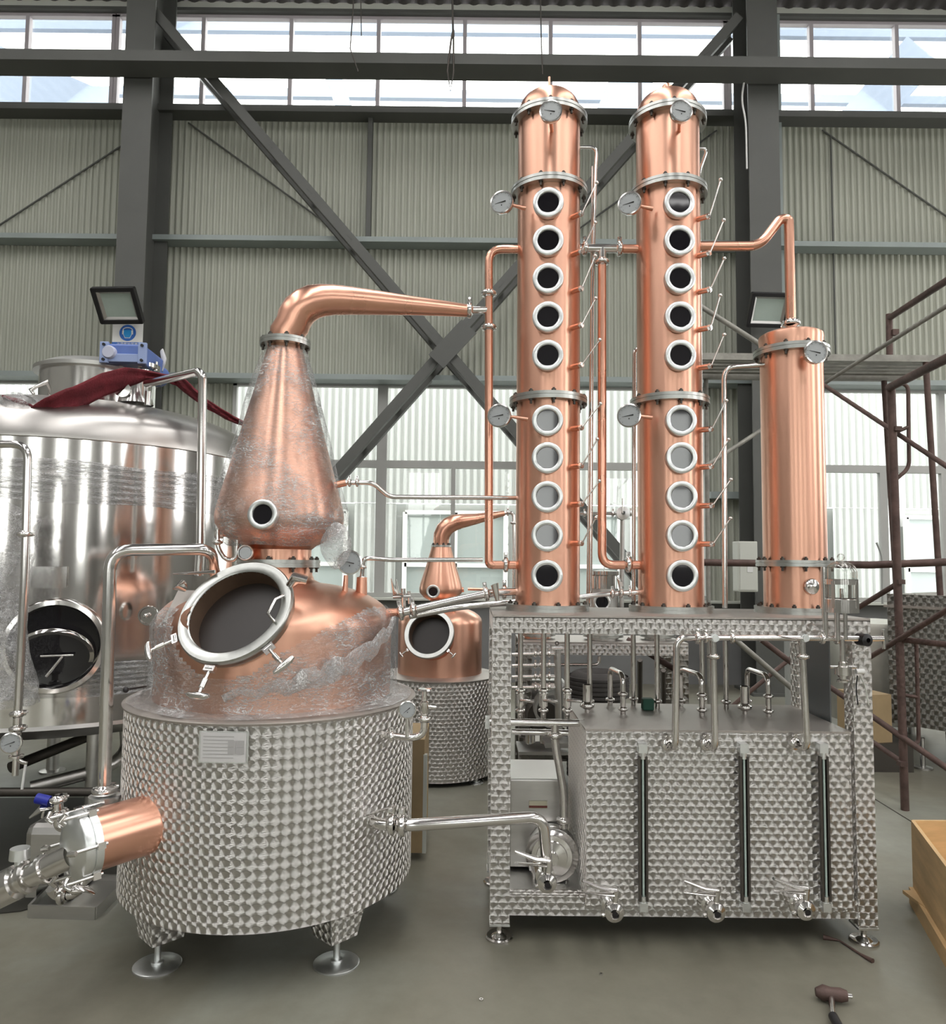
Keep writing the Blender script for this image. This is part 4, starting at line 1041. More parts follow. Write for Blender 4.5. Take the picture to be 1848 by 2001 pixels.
# line from the still jacket to the pump
o2 = on_jacket(728, 1600, -.01)
p1 = P(790, 1613, o2.y-.07)
fp = run('feed_pipe', 'long thick steel pipe from the still jacket to the pump in the frame', 'pipe',
    [o2, Vector((p1.x-.12, p1.y+.02, p1.z)), p1, Vector((P(1060, 1613, 3.15).x, 3.12, p1.z)), Vector((P(1068, 1613, 3.15).x, 3.13, P(1070, 1700, 3.13).z))], .0235, rad=.065, n=20,
    clamps=[(P(765, 1609, o2.y-.06), (1, -.05, -.0)), (P(785, 1612, o2.y-.07), (1, 0, 0))])
mb = MB().tube([P(712, 1595, o2.y-.03), P(740, 1585, o2.y-.09), P(775, 1575, o2.y-.09)], [.005, .013, .005], 8, flat=(1.6, .5)); mb.build('handle', M['steel'], fp)
drain_valve('polished drain valve with a double lever in front of the pump', P(1068, 1724, 3.10), 1.0, 'polished drain valves along the frame')
for px, py, lbl in ((1199, 1781, 'polished drain valve at the left foot of the receiver tank'), (1397, 1781, 'polished drain valve at the middle foot of the receiver tank'), (1572, 1777, 'polished drain valve at the right foot of the receiver tank')):
    drain_valve(lbl, P(px, py, 3.14), 1.0, 'polished drain valves along the frame')

# front pipework hanging over the tank
hy = 3.20; zh = P(1500, 1247, hy).z
t = run('distillate_pipe', 'left bent steel pipe looping from the valve line down into the receiver tank', 'pipe', [P(1367, 1246, hy), P(1322, 1246, hy), P(1319, 1466, hy-.01), P(1298, 1452, by0+.02)], .0145, rad=.045, clamps=[(P(1362, 1246, hy), (1, 0, 0)), (P(1304, 1455, by0-.02), (.2, -1, 0))], group='bent pipes feeding the receiver tank')
t = run('distillate_pipe', 'middle bent steel pipe dropping from the valve line into the receiver tank', 'pipe', [P(1393, 1250, hy), P(1397, 1466, hy-.01), P(1375, 1452, by0+.02)], .0145, rad=.04, clamps=[(P(1394, 1283, hy), (0, 0, 1)), (P(1380, 1454, by0-.02), (.2, -1, 0))], group='bent pipes feeding the receiver tank')
t = run('distillate_pipe', 'right bent steel pipe dropping from the valve line into the receiver tank', 'pipe', [P(1566, 1250, hy), P(1577, 1466, hy-.01), P(1545, 1450, by0+.02)], .0145, rad=.04, clamps=[(P(1568, 1283, hy), (0, 0, 1)), (P(1553, 1453, by0-.02), (.3, -1, 0))], group='bent pipes feeding the receiver tank')
t = run('valve_line', 'horizontal steel valve line below the table top from the middle to the right post', 'pipe', [P(1362, 1246, hy), P(1725, 1248, hy)], .0125, clamps=[(P(1378, 1246, hy), (1, 0, 0)), (P(1430, 1247, hy), (1, 0, 0)), (P(1606, 1248, hy), (1, 0, 0)), (P(1634, 1248, hy), (1, 0, 0))])
for px in (1397, 1573):
    q = P(px, 1247, hy-.02); mb = MB().cyl(q+Vector((0, .04, 0)), q, .017); mb.cyl(q, q-Vector((0, .012, 0)), .014)
    o = mb.build('ball_valve', M['flange_bright'], t); MB().tube([q, q+Vector((-.05, -.005, -.002)), q+Vector((-.125, -.01, -.012 if px < 1500 else .010))], [.006, .006, .004], 8, flat=(1.5, .5)).build('handle', M['steel'], o)
mb = MB().tube([P(1725, 1230, hy), P(1727, 1268, hy)], .008, 8); mb.build('handle', M['steel'], t)
MB().lathe([(.01, -.03), (.026, -.025), (.026, .025), (.01, .03)], P(1686, 1250, hy), (.25, -1, 0), 20).build('knob', M['black'], t)

# the spirit safe with its glass dome
sy = 3.17; q = P(1645, 1190, sy)
t = thing('spirit_safe', 'spirit safe with a glass bell on steel tubes in front of the right frame post', 'spirit safe', P(1645, 1330, sy))
zb_, zd = P(1645, 1192, sy).z, P(1645, 1085, sy).z
rs = 29/ppm(q)
MB().lathe([(rs, P(1645, 1188, sy).z), (rs, P(1645, 1118, sy).z)]+[(rs*math.cos(R(9*k)), P(1645, 1118, sy).z+rs*.75*math.sin(R(9*k))) for k in range(1, 10)]+[(.006, P(1645, 1118, sy).z+rs*.76)], (q.x, sy, 0), n=40).build('glass_bell', M['glass'], t)
MB().ball((q.x, sy, P(1645, 1118, sy).z+rs*.75+.016), .016, 16).build('glass_knob', M['glass'], t)
mb = MB().lathe([(rs*.9, 0), (rs*1.04, 0), (rs*1.04, .055), (rs*.98, .058), (rs*.98, .02), (0, .02)], (q.x, sy, zb_-.01), n=32)
mb.lathe([(rs*1.02, 0), (rs*1.05, 0), (rs*1.05, .022), (rs*1.02, .022)], (q.x, sy, P(1645, 1142, sy).z), n=32)
for k in range(4):
    an = R(35+90*k); mb.box((q.x+rs*1.04*math.cos(an), sy+rs*1.04*math.sin(an), (zb_+P(1645, 1140, sy).z)/2+.01), (.014, .006, P(1645, 1140, sy).z-zb_), rotz(an+PI/2))
mb.build('cage', M['steel'], t)
MB().cyl((q.x, sy, zb_), (q.x, sy, P(1645, 1150, sy).z), .008).build('inner_tube', M['steel'], t)
mb = MB()
for dx in (-.022, .012): mb.tube([Vector((q.x+dx, sy, zb_)), Vector((q.x+dx, sy, zh))], .0115 if dx < 0 else .009, 12)
mb.build('support_tube', M['steel'], t)
mb = MB().tube([P(1645, 1250, sy), P(1646, 1296, sy)], .010, 12); mb.build('drain_tube', M['steel'], t)
q2 = P(1647, 1311, sy); mb = MB().lathe([(.010, .04), (.018, .035), (.018, .022), (.034, .018), (.034, -.016), (.016, -.02), (.016, -.034), (.026, -.038), (.026, -.046), (0, -.046)], q2, (0, 0, 1), 24)
mb.tube([q2+Vector((-.055, 0, .016)), q2+Vector((.055, 0, .016))], .007, 8); mb.build('union', M['steel'], t)
tag(MB().tube([P(1609, 1108, 3.2), P(1611, 1190, 3.2), P(1613, 1246, 3.2)], .0125, 14).build('gas_tube', M['steel']), 'thin upright steel tube just left of the spirit safe', 'tube')
t = thing('hanging_clip', 'white tie with two thin cables hanging on the right frame post', 'cable', P(1690, 1370, 3.24))
MB().cyl(P(1672, 1312, 3.22), P(1688, 1312, 3.22), .011).build('clip', M['white'], t)
MB().tube(fillet([P(1675, 1320, 3.235), P(1672, 1345, 3.235), P(1676, 1377, 3.235)], .1), .0025, 6).build('cable', M['black'], t)
MB().tube(fillet([P(1680, 1320, 3.235), P(1690, 1340, 3.235), P(1697, 1378, 3.235)], .1), .0025, 6).build('cable', M['cream'], t)

# ================================================================ pipework between still and columns
PY = 3.62
run('vapour_pipe', 'copper pipe running down the left side of the left copper column', 'pipe',
    [P(1020, 487, CY), P(955, 487, CY), P(955, 1088, CY-.01), P(938, 1104, CY-.02), P(1012, 1104, CY)][:3]+[P(955, 1104, CY-.01), P(1012, 1104, CY)], .0205, 'copper2', rad=.07, clamps=[(P(988, 1103, CY), (1, 0, 0))], n=20)
run('vapour_pipe', 'copper pipe standing between the two tall columns', 'pipe',
    [P(1176, 505, CY), P(1176, 1104, CY), P(1255, 1104, CY)], .0215, 'copper2', rad=.06, clamps=[(P(1227, 1103, CY), (1, 0, 0))], n=20)
run('vapour_pipe', 'short horizontal copper pipe from the steel tee to the right column', 'pipe', [P(1212, 486, CY), P(1262, 487, CY)], .0215, 'copper2', n=20)
run('vapour_pipe', 'crooked copper pipe from the right column over to the condenser top', 'pipe',
    [P(1362, 481, CY), P(1484, 481, CY), P(1524, 428, CY), P(1541, 428, CY), P(1545, 636, CY)], .024, 'copper2', rad=.062, clamps=[(P(1545, 632, CY), (0, 0, 1))], n=20)
t = thing('pipe_tee', 'polished steel tee where the still arm meets the copper pipe', 'tee', P(950, 640, CY))
mb = MB().tube([P(955, 566, CY), P(955, 645, CY)], .0215, 20); mb.tube([P(918, 606, 3.63), P(955, 606, CY)], .0185, 20); mb.build('tee', M['steel'], t)
for q_, d_ in ((P(955, 574, CY), (0, 0, 1)), (P(955, 640, CY), (0, 0, 1)), (P(917, 606, 3.62), (1, 0, 0))): put_clamp(t, q_, d_, .021)
t = thing('pipe_tee', 'polished steel tee with clamps between the two tall columns', 'tee', P(1176, 520, CY))
mb = MB().tube([P(1128, 485, CY), P(1214, 486, CY)], .0215, 20); mb.tube([P(1176, 485, CY), P(1176, 520, CY)], .0215, 20); mb.build('tee', M['steel'], t)
for q_, d_ in ((P(1142, 485, CY), (1, 0, 0)), (P(1210, 486, CY), (1, 0, 0)), (P(1176, 512, CY), (0, 0, 1))): put_clamp(t, q_, d_, .020)
run('water_pipe', 'thin steel pipe rising behind the right edge of the left column', 'pipe', [P(1125, 288, CY+.03), P(1166, 288, CY+.03), P(1163, 335, CY+.03), P(1157, 560, CY+.03), P(1153, 1185, CY+.06)], .0095, rad=.04)
tag(MB().tube([P(1157, 325, CY+.07), P(1155, 560, CY+.07), P(1147, 1185, CY+.10)], .005, 8).build('capillary_tube', M['steel']), 'very thin tube close beside the rising water pipe', 'tube')
run('water_pipe', 'thin bent steel pipe behind the upper right of the right column', 'pipe', [P(1350, 290, CY+.06), P(1382, 291, CY+.06), P(1366, 335, CY+.08), P(1372, 1185, CY+.12)], .0085, rad=.03)
run('water_pipe', 'steel pipe standing behind the left edge of the right column', 'pipe', [P(1262, 682, CY+.16), P(1239, 682, CY+.16), P(1238, 1100, CY+.16), P(1238, 1185, CY+.16)], .0105, rad=.03)
run('water_pipe', 'steel pipe bending over from the condenser and running down left of it', 'pipe', [P(1500, 712, CY-.02), P(1414, 718, CY-.02), P(1416, 1188, CY-.02)], .0125, rad=.06)
run('spray_pipe', 'thin steel pipe from the still head to the left column', 'pipe', [P(672, 943, SY-.05), P(728, 943, SY-.03), P(760, 971, SY), P(1010, 973, CY)], .0105, rad=.03, clamps=[(P(683, 943, SY-.05), (1, 0, 0)), (P(698, 943, SY-.05), (1, 0, 0))])
run('return_pipe', 'thin steel pipe from the dome vent across to the copper pipe', 'pipe', [P(707, 1130, SY+.02), P(709, 1091, SY+.02), P(733, 1091, SY+.03), P(760, 1094, SY+.06), P(942, 1094, CY-.04)], .0105, rad=.035, clamps=[(P(707, 1129, SY+.02), (0, 0, 1)), (P(708, 1108, SY+.02), (0, 0, 1))])
t = run('reflux_pipe', 'upper sloping thick steel pipe from the still dome to the left column', 'pipe', [P(788, 1196, SY+.05), P(960, 1158, CY-.05), P(1012, 1156, CY)], .0195, rad=.04, clamps=[(P(783, 1197, SY+.05), (1, 0, .2)), (P(808, 1192, SY+.06), (1, 0, .2)), (P(950, 1160, CY-.05), (1, 0, .2)), (P(985, 1156, CY), (1, 0, 0))])
MB().tube([P(967, 1160, CY-.09), P(966, 1142, CY-.10), P(972, 1175, CY-.10)], [.006, .022, .010], 10, flat=(.9, .5)).build('handle', M['steel'], t)
run('reflux_pipe', 'lower thick steel pipe running beneath the sloping one to the left column', 'pipe', [P(800, 1204, SY+.2), P(900, 1186, CY+.05), P(1012, 1176, CY+.05)], .015, rad=.05)
t = run('reflux_pipe', 'short clamped steel pipe between the feet of the two tall columns', 'pipe', [P(1120, 1168, CY-.02), P(1180, 1161, CY-.02), P(1255, 1157, CY)], .0125, rad=.04, clamps=[(P(1196, 1160, CY-.02), (1, 0, 0)), (P(1213, 1159, CY-.02), (1, 0, 0)), (P(1230, 1158, CY), (1, 0, 0))])
MB().tube([P(1212, 1155, CY-.06), P(1210, 1132, CY-.07), P(1216, 1150, CY-.07)], [.005, .020, .008], 10, flat=(.9, .5)).build('handle', M['steel'], t)
MB().cyl(P(1000, 1156, CY), P(1015, 1156, CY), .022) 

# big steel pipe at the left of the still
t = run('overflow_pipe', 'large bent steel pipe standing at the left side of the big still', 'pipe', [P(203, 1560, 3.10), P(216, 1075, 3.10), P(414, 1073, 3.22), P(416, 1118, 3.28), P(440, 1150, 3.4)], .0255, rad=.085, n=22, clamps=[(P(204, 1545, 3.10), (0, 0, 1))])
MB().lathe([(.03, -.012), (.06, -.012), (.06, .012), (.03, .012)], P(204, 1560, 3.10), (0, 0, 1), 32).build('end_flange', M['flange_bright'], t)
MB().tube([P(204, 1568, 3.02), P(160, 1577, 2.98), P(148, 1580, 2.98)], [.012, .009, .006], 8, flat=(1.5, .5)).build('handle', M['steel'], t)
t = thing('small_fittings', 'cluster of small steel tubes and a round glass behind the still hatch', 'fittings', P(450, 1090, 3.3))
MB().tube(fillet([P(425, 1035, 3.3), P(425, 1070, 3.3), P(440, 1094, 3.3), P(462, 1094, 3.3), P(464, 1045, 3.3)], .06), .010, 12).build('tube', M['steel'], t)
sight_glass(t, P(479, 1080, 3.25), (.1, -1, .1), .034, .026, .02, .04)
put_clamp(t, P(425, 1060, 3.3), (0, 0, 1), .012)
MB().tube([P(420, 1117, 3.12), P(375, 1120, 3.10), P(338, 1121, 3.08)], [.016, .012, .005], 10, flat=(1.4, .5)).build('valve_lever', M['steel'], t)
MB().tube([P(358, 1140, 3.1), P(350, 1146, 3.08), P(362, 1150, 3.1)], [.018, .028, .015], 10).build('knob', M['steel'], t)
tag(MB().tube([P(246, 1348, 3.0), P(286, 1341, 3.15)], .0035, 6).ball(P(246, 1348, 3.0), .012, 12).build('ball_lever', M['black']), 'thin lever with a black ball knob beside the left edge of the jacket lid', 'lever')

# ================================================================ the big tank at the left
TX, TY, TR = -2.62, 5.0, 1.13
def tz(py, Y=3.9, px=150): return P(px, py, Y).z
t = thing('steel_tank', 'big mirror-polished steel tank at the far left edge', 'tank', (TX, TY, 0))
zs = tz(852, TY-TR); zb = tz(1435, TY-TR)
MB().lathe([(TR, zb+.02), (TR, zs)], (TX, TY, 0), n=128).build('shell', M['tank'], t)
zapex = P(250, 722, TY-.6).z
prof = [(TR, zs), (TR+.012, zs+.004), (TR+.012, zs+.03), (TR+.0, zs+.07)]
for k in range(1, 13):
    a = PI/2*k/12; prof.append((TR*math.cos(a)**.9 if k < 12 else 0, zs+.07+(.30)*math.sin(a)))
MB().lathe(prof, (TX, TY, 0), n=128).build('domed_top', M['tanktop'], t)
MB().lathe([(TR, zb+.02), (TR+.008, zb), (TR*.97, zb-.05), (TR*.8, zb-.09), (0, zb-.14)], (TX, TY, 0), n=96).build('bottom_head', M['satin'], t)
for an in (235, 305, 55, 125):
    x, y = TX+TR*.82*math.cos(R(an)), TY+TR*.82*math.sin(R(an))
    lg = MB().cyl((x, y, .02), (x, y, zb), .045, n=20).build('leg', M['satin'], t)
    MB().lathe([(0, 0), (.09, 0), (.09, .01), (.045, .02)], (x, y, 0), n=24).build('foot', M['satin'], lg)
mb = MB()
mb.tube([P(-20, 1548, 3.9), P(262, 1547, 3.9)], .022, 10); mb.build('base_rail', M['bolt'], t)
MB().tube([P(20, 1500, 4.2), P(170, 1440, 4.6)], .03, 12).build('cross_pipe', M['bolt'], t)
MB().tube(fillet([P(60, 1540, 4.1), P(215, 1500, 4.3), P(248, 1465, 4.5), P(245, 1420, 4.5)], .15), .035, 14).build('cross_pipe', M['satin'], t)
# round side hatch with the flipped oval door
hc = P(108, 1262, 3.93); hn = Vector((hc.x-TX, hc.y-TY, 0)).normalized(); hn, ha, hb = basis(hn)
mb = MB().lathe([(.245, -.08), (.245, .03), (.238, .045), (.215, .048), (.205, .03), (.200, -.02)], hc, hn, 56); ho = mb.build('hatch_ring', M['tank'], t)
MB().lathe([(0, -.004), (.215, -.004)], hc, hn, 48).build('hatch_opening', M['darkglass'], ho)
mb = MB().lathe([(.165, -.012), (.185, -.012), (.19, 0), (.185, .012), (.165, .012)], hc-hb*.045+hn*.02-ha*.0, (hn*.75-hb*.66), 48); mb.build('hatch_door', M['tank'], ho)
MB().tube([hc-ha*.06-hb*.045+hn*.05, hc+ha*.09-hb*.045+hn*.05], .006, 8).tube([hc+ha*.04-hb*.05+hn*.05, hc-ha*.03-hb*.15+hn*.05], .008, 8).build('door_arm', M['steel'], ho)
# name plate above it
q = P(97, 1128, 3.9); MB().box(q+hn*.02, (.16, .006, .11), frame_from(hn)).build('plate', M['tank'], t, 'blank mirror plate above the side hatch')
# small round glass at the right
q = P(290, 1203, 4.0); nn = Vector((.15, -1, 0)); sight = MB().lathe([(.050, -.02), (.054, 0), (.050, .012), (.044, .012), (.04, .002), (0, .002)], q, nn, 32); so = sight.build('round_port', M['tank'], t); MB().ball(q+Vector((0, -.03, 0)), .014, 10).build('knob', M['steel'], so)
# top manway
wc = P(192, 778, 4.72); w_z = P(192, 735, 4.72).z; wr = .335
MB().lathe([(wr, wc.z-.14), (wr, w_z)], (wc.x, 4.72, 0), n=64).build('manway_neck', M['steel'], t)
mb = MB().lathe([(wr, w_z-.012), (wr+.035, w_z-.012), (wr+.035, w_z+.012), (wr+.02, w_z+.02), (wr*.85, w_z+.055), (wr*.5, w_z+.085), (0, w_z+.10)], (wc.x, 4.72, 0), n=64); mo_ = mb.build('manway_lid', M['satin'], t)
MB().tube([P(104, 742, 4.45), P(72, 755, 4.40), P(60, 762, 4.4), P(66, 770, 4.4)], [.016, .010, .014, .010], 10).build('swing_bolt', M['steel'], mo_)
# agitator neck
ax_, ay_ = P(268, 740, 4.55).x, 4.55
mb = MB().lathe([(.10, P(268, 790, 4.55).z), (.088, P(268, 775, 4.55).z), (.088, P(268, 722, 4.55).z), (.13, P(268, 721, 4.55).z), (.13, P(268, 714, 4.55).z), (.06, P(268, 713, 4.55).z)], (ax_, ay_, 0), n=40)
mb.build('agitator_neck', M['steel'], t)
for an in range(6): MB().cyl((ax_+.112*math.cos(an*1.05), ay_+.112*math.sin(an*1.05), P(268, 724, 4.55).z), (ax_+.112*math.cos(an*1.05), ay_+.112*math.sin(an*1.05), P(268, 707, 4.55).z), .013, n=8).build('neck_bolt', M['steel'], t)
q = P(240, 762, 4.3); MB().lathe([(.035, .06), (.035, 0), (.045, 0), (.045, -.02), (0, -.022)], q, (-.2, 1, 0), 28).build('side_port', M['steel'], t)
MB().tube(fillet([P(290, 765, 4.3), P(288, 792, 4.3)], .02), .018, 12).build('nozzle', M['steel'], t)
# blue gear motor
mx_, my_ = ax_-.03, 4.52
t = thing('gear_motor', 'light blue gear motor standing on top of the big tank', 'motor', (mx_, my_, P(268, 713, 4.55).z))
zc = P(268, 693, 4.4).z
Mr = rotz(R(4))
MB().box((mx_+.01, my_+.02, zc), (.24, .34, .115), Mr).build('gearbox', M['blue'], t, bevel=.012)
mb = MB()
for sx in (-.12, .13): mb.box(Vector((mx_+.01, my_+.02, zc))+Mr @ Vector((sx*.88, -.175, 0)), (.05, .02, .128), Mr)
mb.box(Vector((mx_+.01, my_+.02, zc))+Mr @ Vector((0, -.172, -.03)), (.20, .014, .05), Mr); mb.build('face_plate', mat('pale_blue_paint', (.30, .38, .62), .4), t, bevel=.004)
for sx in (-.12, .13):
    for sz_ in (-.05, .05): q = Vector((mx_+.01, my_+.02, zc))+Mr @ Vector((sx*.88, -.19, sz_*.9)); MB().cyl(q+Vector((0, .01, 0)), q-Vector((0, .004, 0)), .009, n=8).build('bolt', M['black'], t)
q = Vector((mx_+.01, my_+.02, zc))+Mr @ Vector((-.075, -.185, 0)); MB().lathe([(.04, .02), (.04, -.004), (.034, -.012), (0, -.012)], q, (0, 1, 0), 28).build('shaft_cap', mat('pale_lilac_cap', (.52, .54, .66), .35), t)
MB().lathe([(.10, P(268, 712, 4.55).z), (.10, P(268, 713, 4.55).z-.004), (.08, zc-.06), (.06, P(268, 712, 4.55).z)], (ax_, ay_, 0), n=32).build('mount', M['blue'], t)
MB().tube([Vector((mx_-.01, my_+.18, zc)), Vector((mx_, my_+.42, zc))], .07, 24).build('motor_barrel', M['blue'], t)
mb = MB().tube([P(316, 685, 4.75), P(321, 705, 4.72), P(316, 726, 4.7)], [.02, .03, .012], 8, flat=(.4, 1)); tag(mb.build('plastic_scrap', M['frost']), 'torn white plastic scrap hanging behind the blue motor', 'plastic')
# red webbing strap lying over the tank top
def ribbon(path, wd, lift=0, nm='webbing_strap'):
    mb = MB(); n = len(path)-1
    def fn(u, v):
        k = u*n; i = min(int(k), n-1); f = k-i; p = path[i].lerp(path[i+1], f); d = (path[i+1]-path[i]).normalized(); w_ = wd[i]*(1-f)+wd[i+1]*f
        s = Vector((0, 0, 1))-d*d.z; s.normalize(); s = (s*.85+d.cross(s)*.5).normalized()
        return p+s*(v-.5)*w_+Vector((0, -1, 0))*.012*math.sin(v*9+u*14)
    mb.grid(fn, n*5, 6); return mb
pth = [P(x, y, Y) for x, y, Y in ((8, 782, 4.05), (40, 800, 4.0), (70, 812, 3.98), (110, 798, 4.0), (150, 778, 4.05), (200, 752, 4.15), (245, 738, 4.25), (285, 733, 4.35), (330, 738, 4.4))]
ms = ribbon(pth, [.06, .13, .10, .14, .15, .15, .12, .06, .03])
p2_ = [P(x, y, Y) for x, y, Y in ((318, 737, 4.4), (345, 742, 4.42), (365, 757, 4.4), (400, 787, 4.35), (440, 811, 4.3), (478, 830, 4.3))]
m2 = ribbon(p2_, [.03, .08, .09, .065, .045, .03]); o_ = len(ms.v); ms.v += m2.v
for f, u in zip(m2.f, m2.uv): ms.face([i+o_ for i in f], u, True)
tag(ms.build('webbing_strap', M['strap'], solid=.006), 'dark red fabric strap slung over the top of the big tank', 'strap')
q = P(35, 788, 4.0); mb = MB().grid(lambda u, v: (q.x+.10*math.cos(6.28*u)*math.sin(PI*v)*(1+.2*math.sin(u*17)), q.y+.08*math.sin(6.28*u)*math.sin(PI*v), q.z+.05*math.cos(PI*v)*(1+.2*math.sin(u*11))), 24, 12)
tag(mb.build('film_scrap', M['film_thick']), 'crumpled clear film at the left end of the red strap', 'plastic wrap')
# film bands round the tank
def tankfilm(lbl, z0, z1, sd, a0=180, a1=360, tilt=.0):
    mb = MB(); rnd = random.Random(sd); ph = rnd.uniform(0, 6)
    def fn(u, v):
        a = R(a0+(a1-a0)*u); z = z0+(z1-z0)*v+tilt*math.cos(a)+.015*math.sin(a*9+ph)*(v-.5); r_ = TR+.012+.006*math.sin(v*40+a*3+ph)
        return (TX+r_*math.cos(a), TY+r_*math.sin(a), z)
    mb.grid(fn, 90, 24); tag(mb.build('film_band', M['film_tank']), lbl, 'plastic wrap', 'film bands round the big tank')
M['film_tank'] = film_mat('streaky_film', 7, 0.45, (1, 1, 9), 0.10)
tankfilm('upper band of clear film round the big polished tank', tz(975), tz(893), 2, tilt=-.03)
tankfilm('lower band of clear film round the big polished tank, below the side hatch', tz(1375), tz(1312), 5, tilt=.03)
# pipes standing in front of the tank
run('tank_pipe', 'steel pipe bending over the top of the big tank and running down its right side', 'pipe', [P(287, 750, 4.3), P(388, 726, 3.85), P(396, 735, 3.84), P(392, 1070, 3.84), P(388, 1125, 3.84)], .0225, rad=.06, clamps=[])
t = run('cleaning_pipe', 'slim steel pipe with valves and a gauge standing at the far left edge', 'pipe', [P(-40, 868, 3.3), P(55, 868, 3.3), P(48, 1130, 3.3), P(33, 1430, 3.3), P(31, 1475, 3.3)], .0175, rad=.07, clamps=[(P(48, 1044, 3.3), (0, 0, 1)), (P(35, 1395, 3.3), (0, 0, 1)), (P(34, 1424, 3.3), (0, 0, 1))])
g = P(21, 1452, 3.22); gauge(t, g, (.2, -1, 0), .042, needle=20, sm='steel')
mb = MB().lathe([(.014, .0), (.014, .07), (.03, .075), (.03, .085)], P(30, 1515, 3.3), (0, 0, 1), 20); mb.tube([P(30, 1480, 3.3), P(44, 1490, 3.28), P(52, 1492, 3.28)], .008, 8); mb.build('bottom_valve', M['steel'], t)
MB().tube([P(50, 1495, 3.25), P(43, 1542, 3.25)], .006, 8).build('lever', M['white'], t)
# bubble wrap parcel at the far left
cx_, cy_ = -1.98, 3.05
mb = MB(); rnd = random.Random(4)
ph = [rnd.uniform(0, 6.28) for _ in range(8)]
zz0, zz1 = P(268, 1400, 3.2).z, P(268, 975, 3.2).z
X0 = P(15, 1150, 3.3).x
def fn(u, v):
    a = 2*PI*u; z = zz0+(zz1-zz0)*v; rr = (.13+.03*math.sin(v*6+ph[0]))*(1-.0*v)*(1 if v < .93 else max(.02, (1-v)/.07))
    rr *= 1+.10*math.sin(a*3+v*9+ph[1])+.05*math.sin(a*9-v*30+ph[2])
    return (X0-.105+rr*math.cos(a), 3.42+rr*math.sin(a), z)
mb.grid(fn, 48, 40); tag(mb.build('bubble_wrap', M['bubble']), 'bubble wrap bundle cut off by the left edge in front of the big tank', 'plastic wrap')

# ================================================================ lamps, sign, switch box
def flood(lbl, c4, Y, yaw, pitch, mount):
    q = P(*c4, Y)
    t = thing('flood_lamp', lbl, 'lamp', q, 'black flood lamps on the steel columns')
    wd, hd = mount; Rm_ = Matrix.Rotation(yaw, 3, 'Z') @ Matrix.Rotation(pitch, 3, 'X')
    mb = MB()
    for s_ in (-1, 1): mb.box(q+Rm_ @ Vector((s_*wd/2*.93, 0, 0)), (wd*.10, .07, hd), Rm_); mb.box(q+Rm_ @ Vector((0, 0, s_*hd/2*.93)), (wd, .07, hd*.12), Rm_)
    mb.box(q+Rm_ @ Vector((0, .04, 0)), (wd, .02, hd), Rm_); mb.build('housing', M['black'], t, bevel=.006)
    mb = MB(); L = [(-.42, -.42), (.42, -.42), (.42, .42), (-.42, .42)]; K = [(-.34, -.33), (.34, -.33), (.34, .33), (-.34, .33)]
    for (x, z), (x2, z2_) in zip(L, K): mb.v.append(q+Rm_ @ Vector((x*wd*1.05, -.02, z*hd*1.05)))
    for (x2, z2_) in K: mb.v.append(q+Rm_ @ Vector((x2*wd, .015, z2_*hd)))
    for i in range(4): j = (i+1) % 4; mb.face([i, j, 4+j, 4+i])
    mb.build('reflector', M['satin'], t)
    MB().box(q+Rm_ @ Vector((0, .015, 0)), (wd*.70, .006, hd*.68), Rm_).build('lens', M['lampglass'], t)
    mb = MB().tube([q+Rm_ @ Vector((0, .05, 0)), q+Vector((.1 if yaw < 0 else 0, .30, -.05))], .02, 8); mb.build('bracket', M['black'], t)
flood('black flood lamp tilted on the left column above the blue and white sign', (230, 597), 8.95, R(-3), R(38), (.53, .43))
flood('black flood lamp on the right column behind the copper condenser pipe', (1502, 606), 9.0, R(3), R(30), (.50, .40))
sp_ = P(249, 665, 9.25)
t = thing('safety_sign', 'blue and white hearing protection sign below the left flood lamp', 'sign', sp_)
w_, h_ = .385, .46
MB().box(sp_, (w_, .004, h_)).build('board', M['white'], t)
MB().lathe([(0, 0), (.105, 0)], sp_+Vector((0, -.0035, .095)), (0, -1, 0), 40).build('blue_disc', M['signblue'], t)
mb = MB(); qq = sp_+Vector((0, -.006, .095))
mb.prism([(-.045, .035), (.045, .035), (.05, -.02), (.03, -.06), (-.03, -.06), (-.05, -.02)], -.0015, 0, o=qq+Vector((0, -.001, 0)))
mb.build('head_symbol', M['signcyan'], t)
mb = MB()
for s_ in (-1, 1): mb.tube([qq+Vector((s_*.056, 0, .03)), qq+Vector((s_*.058, 0, -.02))], .012, 8, flat=(.3, 1))
arc = [qq+Vector((.06*math.cos(R(a_)), 0, .035+.03*math.sin(R(a_)))) for a_ in range(0, 181, 20)]; mb.tube(arc, .006, 6)
mb.tube([qq+Vector((-.052, 0, -.02)), qq+Vector((-.03, 0, -.066)), qq+Vector((.03, 0, -.066)), qq+Vector((.052, 0, -.02))], .004, 6); mb.build('ear_muffs', M['white'], t)
MB().box(sp_+Vector((0, -.004, -.055)), (w_, .003, .06)).build('blue_band', M['signblue'], t)
def text(body, loc, size, mt, par, name='lettering', rot=(R(90), 0, 0), extr=.0006):
    cu = bpy.data.curves.new(name, 'FONT'); cu.body = body; cu.size = size; cu.align_x = 'CENTER'; cu.align_y = 'CENTER'; cu.extrude = extr
    o = bpy.data.objects.new(name, cu); C.objects.link(o); dg = bpy.context.evaluated_depsgraph_get(); dg.update(); me = bpy.data.meshes.new_from_object(o.evaluated_get(dg)); bpy.data.objects.remove(o)
    o = bpy.data.objects.new(name, me); C.objects.link(o); me.materials.clear(); me.materials.append(mt); o.parent = par; o.location = Vector(loc)-ORIG[par]; o.rotation_euler = rot; return o
text('必须戴护耳器', sp_+Vector((0, -.007, -.055)), .045, M['white'], t)
q = P(1452, 1107, 9.28); t = thing('switch_box', 'pale electrical box on the right column left of the condenser', 'box', q)
